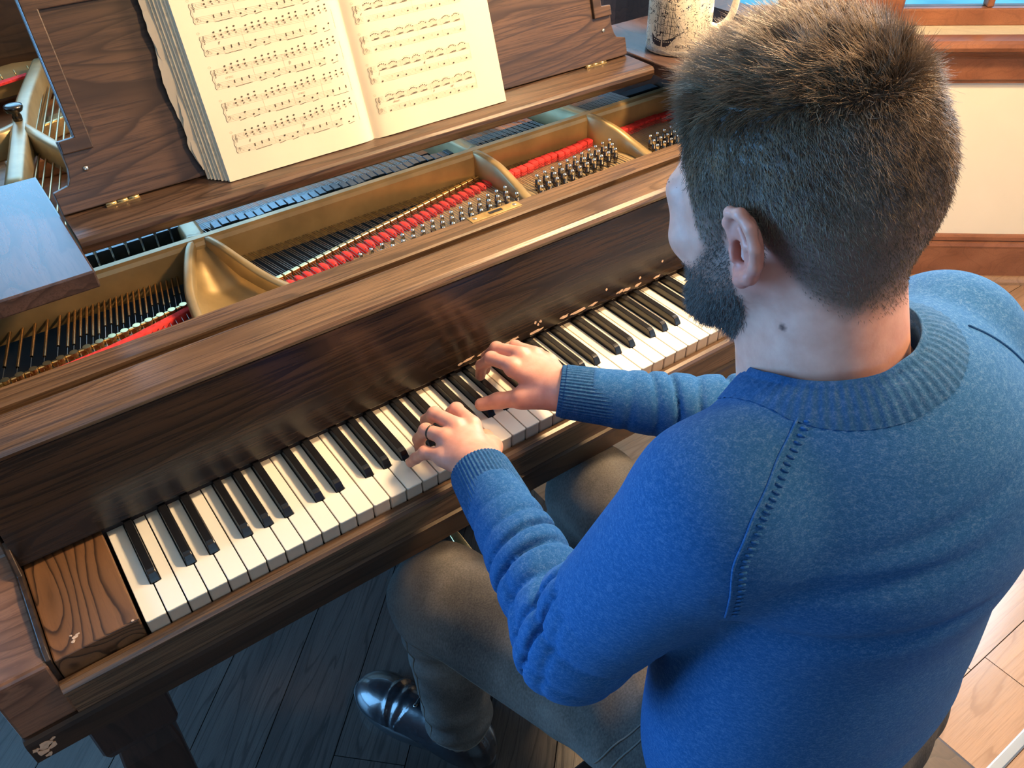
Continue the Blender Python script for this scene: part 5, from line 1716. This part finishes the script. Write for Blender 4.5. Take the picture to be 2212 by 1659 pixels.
# ------------------------------------------------------------------ sweater
def armcoord(P_, A_, B_):
    ab = B_ - A_
    L_ = np.linalg.norm(ab)
    t = ((P_ - A_) @ ab) / L_
    q = P_ - A_ - t[:, None] * ab / L_
    return t, L_, q
def folds(P_):
    """displacement of the sleeves: ring folds that gather at the inside of the elbow"""
    out = np.zeros(len(P_))
    for S_, E_, W_, amp in ((LS, LE, LWr, 1.0), (RS, RE, RWr, 0.8)):
        inner = (S_ + W_) / 2 - E_
        inner = inner / np.linalg.norm(inner)
        t, L_, q = armcoord(P_, E_, W_)
        rr = np.linalg.norm(q, axis=1) + 1e-6
        side = (q @ inner) / rr
        zz = np.cross(inner, (W_ - E_) / L_)
        lat = (q @ zz) / rr
        m = sst(0.115, 0.05, rr) * sst(-0.05, 0.0, t) * sst(L_ - 0.045, L_ - 0.085, t)
        ph = t * 104 + 0.75 * lat + 0.55 * np.sin(t * 47 + 1.3 * lat) + 0.3 * np.sin(t * 23)
        val = np.exp(-(np.sin(ph) / 0.42) ** 2) - 0.30
        part = 0.35 + 0.65 * (0.5 + 0.5 * np.sin(2.2 * lat + t * 60 + 0.7)) + 0.25 * side
        out += amp * m * 0.0108 * val * part * (0.35 + 0.65 * sst(0.20, 0.06, t))
        t2, L2, q2 = armcoord(P_, E_, S_)
        r2 = np.linalg.norm(q2, axis=1) + 1e-6
        s2 = (q2 @ inner) / r2
        m2 = sst(0.12, 0.06, r2) * sst(-0.05, 0.01, t2) * sst(0.10, 0.04, t2)
        out += amp * m2 * 0.0095 * (np.exp(-(np.sin(t2 * 80 + 0.8 * s2 + 0.5) / 0.42) ** 2) - 0.30) * (0.6 + 0.4 * s2)
    return out
def sweater(P_):
    x, y, z = P_[:, 0], P_[:, 1], P_[:, 2]
    d = ell(P_, (0.570, -0.432, 0.165), (0.184, 0.126, 0.215))
    d = smin(d, ell(P_, (0.556, -0.446, -0.050), (0.202, 0.126, 0.200)), 0.09)
    sh = smin(cap(P_, LS + [0.0, 0, 0.0], (0.550, -0.404, 0.284), 0.066, 0.060), cap(P_, (0.550, -0.404, 0.284), RS, 0.060, 0.066), 0.03)
    d = smin(d, sh, 0.055)
    d = smin(d, ell(P_, (0.57, -0.455, 0.23), (0.15, 0.105, 0.11)), 0.05)
    aL = smin(cap(P_, LS, LE, 0.070, 0.053), cap(P_, LE, LWr, 0.051, 0.034), 0.022)
    aR = smin(cap(P_, RS, RE, 0.070, 0.054), cap(P_, RE, RWr, 0.052, 0.034), 0.022)
    arms = np.minimum(aL, aR)
    fo = np.zeros(len(P_))
    m = np.abs(arms) < 0.03
    if m.any():
        fo[m] = folds(P_[m])
    arms = arms + fo
    d = smin(d, arms, 0.022)
    # slack folds of the back and the waist
    m = np.abs(d) < 0.03
    if m.any():
        Xm, Ym, Zm = x[m], y[m], z[m]
        fb_ = 0.0035 * np.sin(Zm * 62 + 9 * (Xm - 0.5) + 2 * np.sin(Xm * 18)) * sst(0.06, -0.05, Zm) * sst(0.02, -0.06, Ym + 0.42)
        # drag folds running from the armhole across the shoulder blade
        for c, dir_, w_, ln, am in (((0.475, -0.535, 0.268), (0.95, 0.06, 0.16), 0.010, 0.075, 0.006), ((0.462, -0.535, 0.205), (0.97, -0.02, 0.05), 0.011, 0.085, 0.008), ((0.50, -0.52, 0.30), (0.93, 0.1, 0.2), 0.007, 0.06, 0.004)):
            dv = np.array(dir_); dv = dv / np.linalg.norm(dv)
            q = P_[m] - np.array(c)
            t = q @ dv
            pz = q[:, 2] - t * dv[2]
            fb_ += am * np.exp(-(t / ln) ** 2 - (pz / w_) ** 2) * (q[:, 1] < 0.08)
        d[m] += fb_
    # open hem, cuffs and neck
    d = smax(d, -(z + 0.155 - 0.35 * (y + 0.36)), 0.006)
    for W_, E_ in ((LWr, LE), (RWr, RE)):
        ax_ = (W_ - E_) / np.linalg.norm(W_ - E_)
        d = smax(d, np.where(np.linalg.norm(P_ - W_, axis=1) < 0.12, (P_ - W_) @ ax_ + 0.028, -1), 0.003)
    nk = cap(P_, h2w(NB1), h2w(NB0), 0.0665, 0.0610)
    d = smax(d, -nk, 0.004)
    return d
sv, sq, sn = nets(sweater, (0.235, -0.655, -0.34), (0.865, 0.02, 0.40), 0.0046)
sweat = put_np('sweater', sv, sq, 'sweater', person, label='blue heather knit sweater with raglan seams')

from mathutils.bvhtree import BVHTree
bvh = BVHTree.FromPolygons([tuple(p) for p in sv], [tuple(int(i) for i in q) for q in sq])
def snap(p, off=0.0):
    c, nrm, i, dd = bvh.find_nearest(Vector(p))
    return c + nrm * off
def cuff(W_, E_, r0, r1, length, back, name='cuff'):
    """a ribbed band round the wrist: outer ribs, rolled edge, inner wall"""
    ax_ = (W_ - E_) / np.linalg.norm(W_ - E_)
    u = np.cross(ax_, [0, 0, 1.0]); u /= np.linalg.norm(u)
    w = np.cross(u, ax_)
    prof = [(-back, r0 + 0.001), (-back + 0.006, r0 + 0.0028), (0.0, (r0 + r1) / 2 + 0.0022), (length - 0.006, r1 + 0.0022), (length - 0.001, r1 + 0.0012), (length, r1 - 0.001), (length - 0.003, r1 - 0.003), (length - 0.03, r1 - 0.003)]
    pr_ = catmull(prof, 4)
    na, ribs = 300, 50
    V_, Q_ = [], []
    for i, (a, r) in enumerate(pr_):
        for k in range(na):
            th = 2 * PI * k / na
            rr = r + (0.0007 * math.sin(th * ribs) if i < 22 else 0)
            p = W_ + ax_ * a + (u * math.cos(th) * 1.0 + w * math.sin(th) * 0.93) * rr
            V_.append(p)
    m = len(pr_)
    for i in range(m - 1):
        for k in range(na):
            Q_.append((i * na + k, i * na + (k + 1) % na, (i + 1) * na + (k + 1) % na, (i + 1) * na + k))
    return put_np(name, np.array(V_), np.array(Q_)[:, ::-1], 'rib', sweat, label='ribbed blue cuff')
cuff(LWr, LE, 0.0355, 0.0335, 0.012, 0.058)
cuff(RWr, RE, 0.0355, 0.0335, 0.012, 0.062)
# collar: a ribbed band following the neck opening
ctr, axn = h2w(NB1), h2w(NB0) - h2w(NB1)
axn /= np.linalg.norm(axn)
cu = np.array([1.0, 0, 0]) - axn * axn[0]; cu /= np.linalg.norm(cu)
cw = np.cross(axn, cu)
ring = []
na = 260
for k in range(na):
    th = 2 * PI * k / na
    dirn = cu * math.cos(th) + cw * math.sin(th)
    # march outwards and down the sweater surface from the edge of the neck hole
    best = None
    for hgt in np.linspace(-0.05, 0.13, 46):
        p = ctr + axn * hgt + dirn * 0.0675
        if sweater(p[None])[0] < 0: best = hgt
    ring.append(best if best is not None else 0.04)
ring = np.array(ring)
for _ in range(30):
    ring = (np.roll(ring, 1) + ring * 2 + np.roll(ring, -1)) / 4
V_, Q_ = [], []
for k in range(na):
    th = 2 * PI * k / na
    dirn = cu * math.cos(th) + cw * math.sin(th)
    top = ctr + axn * (ring[k] + 0.008) + dirn * 0.0660
    rows = []
    for j, t in enumerate(np.linspace(0, 1, 9)):
        p = top + dirn * 0.0255 * t - axn * 0.030 * t
        c = np.array(snap(p, 0.0006 + 0.0024 * math.sin(PI * min(1, t * 1.02) ** 0.7) + 0.0005 * math.sin(th * 65)))
        rows.append(c)
    edge = top
    V_ += [edge - dirn * 0.0022 - axn * 0.012, edge - dirn * 0.0015, edge + axn * 0.0005, rows[1]] + rows[2:]
m = 4 + 7
for k in range(na):
    for j in range(m - 1):
        a, b_ = k * m + j, ((k + 1) % na) * m + j
        Q_.append((a, a + 1, b_ + 1, b_))
put_np('collar', np.array(V_), np.array(Q_), 'rib', sweat, label='ribbed blue crew collar')
# hem band is hidden; seams of the sleeves
def seam(path, r=0.0012, nm='seam'):
    pts = [snap(p, 0.0004) for p in catmull(path, 10)]
    return put(nm, tube(pts, r, 8), 'sweater', sweat, True)
SEAMS = [[(0.471, -0.420, 0.356), (0.448, -0.428, 0.348), (0.423, -0.438, 0.345), (0.401, -0.449, 0.339), (0.383, -0.456, 0.329), (0.370, -0.461, 0.314), (0.361, -0.463, 0.294), (0.364, -0.463, 0.262), (0.367, -0.463, 0.225)],
         [(0.640, -0.440, 0.362), (0.685, -0.475, 0.315), (0.705, -0.49, 0.26), (0.715, -0.495, 0.20)]]
for s_ in SEAMS[1:]: seam(s_)
sm = seam(SEAMS[0])
# ladder stitches beside the raglan seam
st_ = []
pp = [Vector(p) for p in catmull(SEAMS[0], 16)]
dist = 0.0
for i in range(1, len(pp) - 1):
    dist += (pp[i] - pp[i - 1]).length
    if dist > 0.0052:
        dist = 0.0
        tg = (pp[i + 1] - pp[i - 1]).normalized()
        c0, nrm, _i, _d = bvh.find_nearest(pp[i])
        sd_ = nrm.cross(tg).normalized()
        if sd_.x < 0: sd_ = -sd_
        a_ = snap(c0 + sd_ * 0.0045, 0.0002)
        b_ = snap(c0 + sd_ * 0.0100 - tg * 0.001, 0.0002)
        st_.append(tube([a_, (a_ + b_) / 2 + nrm * 0.0006, b_], [0.0009, 0.0014, 0.0009], 6))
put('stitching', join(*st_), 'sweater', sweat, True)

# ------------------------------------------------------------------ jeans
LH, LK, LA = np.array([0.492, -0.465, -0.165]), np.array([0.343, -0.030, -0.200]), np.array([0.366, 0.010, -0.640])
RH, RK, RA = np.array([0.664, -0.465, -0.165]), np.array([0.640, -0.005, -0.198]), np.array([0.632, 0.085, -0.640])
def jeans(P_):
    d = ell(P_, (0.575, -0.465, -0.125), (0.176, 0.112, 0.135))
    for H_, K_, A_ in ((LH, LK, LA), (RH, RK, RA)):
        d = smin(d, cap(P_, H_, K_, 0.096, 0.071), 0.03)
        sh_ = cap(P_, K_, A_, 0.066, 0.056)
        m = np.abs(sh_) < 0.03
        if m.any():
            q = P_[m]
            t = K_[2] - q[:, 2]
            lat = np.arctan2(q[:, 1] - (K_[1] + A_[1]) / 2, q[:, 0] - (K_[0] + A_[0]) / 2)
            sh_[m] += 0.004 * np.sin(t * 75 + 2.2 * np.sin(lat * 1 + t * 8)) * sst(0.22, 0.42, t) + 0.003 * np.sin(t * 90 + 3 * lat) * sst(0.03, 0.07, t) * sst(0.2, 0.1, t)
        d = smin(d, sh_, 0.025)
        d = smax(d, np.where((P_[:, 2] < A_[2] + 0.03) & (np.linalg.norm((P_ - A_)[:, :2], axis=1) < 0.12), (A_[2] + 0.008) - P_[:, 2], -1), 0.003)
    m = np.abs(d) < 0.03
    if m.any():
        q = P_[m]
        t = (q[:, 1] + 0.45)
        d[m] += 0.0028 * np.sin((q[:, 0] - 0.4 * q[:, 1]) * 95 + 2 * np.sin(t * 20)) * sst(0.22, 0.08, t) * (q[:, 2] > -0.25)
        d[m] += 0.0015 * np.sin(q[:, 1] * 70 + q[:, 0] * 60) * sst(0.3, 0.42, t) * (q[:, 2] > -0.22)
    return smax(d, -(P_[:, 2] + 0.255 + 10 * np.clip(P_[:, 1] + 0.20, 0, 1)), 0.01)
jv, jq, jn = nets(jeans, (0.23, -0.64, -0.66), (0.80, 0.26, 0.04), 0.006)
jn_o = put_np('jeans', jv, jq, 'denim', person, label='faded grey denim jeans')
jb = BVHTree.FromPolygons([tuple(p) for p in jv], [tuple(int(i) for i in q) for q in jq])
def jsnap(p, off):
    c, nrm, i, dd = jb.find_nearest(Vector(p))
    return c + nrm * off
def jseam(path, r=0.0011):
    pts = [jsnap(p, 0.0003) for p in catmull(path, 10)]
    put('seam', tube(pts, r, 6), 'stitch', jn_o, True)
jseam([(0.385, -0.42, -0.23), (0.35, -0.30, -0.235), (0.31, -0.15, -0.23), (0.275, -0.05, -0.23)])
jseam([(0.275, -0.03, -0.25), (0.31, -0.02, -0.35), (0.31, -0.0, -0.5), (0.315, 0.0, -0.62)])
jseam([(0.40, -0.385, -0.085), (0.375, -0.375, -0.13), (0.365, -0.36, -0.18)])
jseam([(0.395, -0.372, -0.085), (0.368, -0.362, -0.13), (0.358, -0.345, -0.18)])
hemr = [tuple(LA + np.array([0.06 * math.cos(a), 0.06 * math.sin(a), 0.016])) for a in np.linspace(0, 2 * PI, 25)]
jseam(hemr, 0.0012)

# ------------------------------------------------------------------ shoes
def shoe(heel, toe, name, label):
    heel, toe = np.array(heel, float), np.array(toe, float)
    ax_ = (toe - heel)[:2]; L_ = np.linalg.norm(ax_); ax_ /= L_
    lx = np.array([-ax_[1], ax_[0]])
    zf = FZ + 0.024
    def loc(P_):
        q = P_[:, :2] - heel[:2]
        return np.stack([q @ ax_, q @ lx, P_[:, 2] - zf], 1)
    def up(P_):
        q = loc(P_)
        d = ell(q, (0.052, 0, 0.012), (0.056, 0.038, 0.070))
        d = smin(d, ell(q, (0.13, 0.002, 0.006), (0.10, 0.043, 0.055)), 0.04)
        d = smin(d, ell(q, (L_ - 0.062, 0.004, 0.003), (0.062, 0.047, 0.040)), 0.05)
        d = smin(d, cap(q, (0.055, 0, 0.04), (0.065, 0, 0.085), 0.036, 0.037), 0.03)
        m = np.abs(d) < 0.02
        if m.any():
            t = q[m][:, 0]
            d[m] += 0.0012 * np.sin(t * 260 + 5 * q[m][:, 1]) * np.exp(-((t - (L_ - 0.105)) / 0.016) ** 2)
            d[m] += -0.0016 * np.exp(-((t - (L_ - 0.085) + 6 * q[m][:, 1] ** 2) / 0.003) ** 2)
            d[m] += -0.0018 * (sst(L_ - 0.135, L_ - 0.139, t - 8 * q[m][:, 1] ** 2) * (np.abs(q[m][:, 1]) > 0.010))
        return smax(d, -(q[:, 2] - 0.0), 0.004)
    c = (heel + toe) / 2
    uv, uq, un = nets(up, (c[0] - 0.2, c[1] - 0.2, FZ + 0.015), (c[0] + 0.2, c[1] + 0.2, FZ + 0.16), 0.0034)
    root = put_np(name, uv, uq, 'leather', person, label=label)
    n_ = 48
    ol = []
    for k in range(n_):
        th = 2 * PI * k / n_
        cx, sx = math.cos(th), math.sin(th)
        t = L_ / 2 + (L_ / 2 + 0.006) * np.sign(cx) * abs(cx) ** 0.75
        wv = 0.037 + 0.016 * sst(0.06, L_ * 0.72, np.array(t)) - 0.004 * math.exp(-((t - 0.11) / 0.03) ** 2)
        p = heel[:2] + ax_ * t + lx * (wv * np.sign(sx) * abs(sx) ** 0.8 + 0.002)
        ol.append((p[0], p[1]))
    put('sole', bevel(prism_z(ol, FZ, FZ + 0.026), 0.004, 2), 'sole', root, True)
    sb = BVHTree.FromPolygons([tuple(p) for p in uv], [tuple(int(i) for i in q) for q in uq])
    prev = None
    for j in range(4):
        t = L_ - 0.145 - j * 0.021
        pr2 = []
        for s in (-1, 1):
            p = heel[:2] + ax_ * t + lx * s * 0.0165
            c_, nr, i_, _d2 = sb.find_nearest(Vector((p[0], p[1], zf + 0.075)))
            M_ = Matrix.Translation(c_ + nr * 0.0004) @ nr.to_track_quat('Z', 'Y').to_matrix().to_4x4()
            tv = []
            tf = []
            for a in range(14):
                for b2 in range(6):
                    A1, B1 = 2 * PI * a / 14, 2 * PI * b2 / 6
                    tv.append(tuple(M_ @ Vector(((0.0030 + 0.0010 * math.cos(B1)) * math.cos(A1), (0.0030 + 0.0010 * math.cos(B1)) * math.sin(A1), 0.0010 * math.sin(B1)))))
                    tf.append((a * 6 + b2, ((a + 1) % 14) * 6 + b2, ((a + 1) % 14) * 6 + (b2 + 1) % 6, a * 6 + (b2 + 1) % 6))
            put('eyelet', (tv, tf), 'steel', root, True)
            pr2.append(c_ + nr * 0.001)
        mid = (pr2[0] + pr2[1]) / 2 + Vector((0, 0, 0.004))
        put('lace', tube([tuple(p) for p in catmull([tuple(pr2[0]), tuple(mid), tuple(pr2[1])], 6)], 0.0016, 6), 'lace', root, True)
shoe((0.394, -0.046, 0), (0.274, 0.231, 0), 'shoe', 'black leather lace-up shoe on his left foot')
shoe((0.640, 0.020, 0), (0.622, 0.302, 0), 'shoe', 'black leather lace-up shoe on his right foot')
# wedding ring
rp, rp2 = np.array(LHAND['mcp'][2]), np.array(LHAND['fing'][2][0])
dv = Vector(rp2 - rp).normalized()
M_ = Matrix.Translation(Vector(rp + (rp2 - rp) * 0.72)) @ dv.to_track_quat('Z', 'Y').to_matrix().to_4x4()
V_, F_ = [], []
for a in range(32):
    for (r, z) in ((0.0092, -0.0012), (0.0101, -0.0009), (0.0101, 0.0009), (0.0092, 0.0012)):
        V_.append(tuple(M_ @ Vector((r * math.cos(2 * PI * a / 32), r * math.sin(2 * PI * a / 32), z))))
    for j in range(4):
        F_.append((a * 4 + j, ((a + 1) % 32) * 4 + j, ((a + 1) % 32) * 4 + (j + 1) % 4, a * 4 + (j + 1) % 4))
put('ring', fixn((V_, F_)), 'ringmetal', person, True, label='dark band on the ring finger')
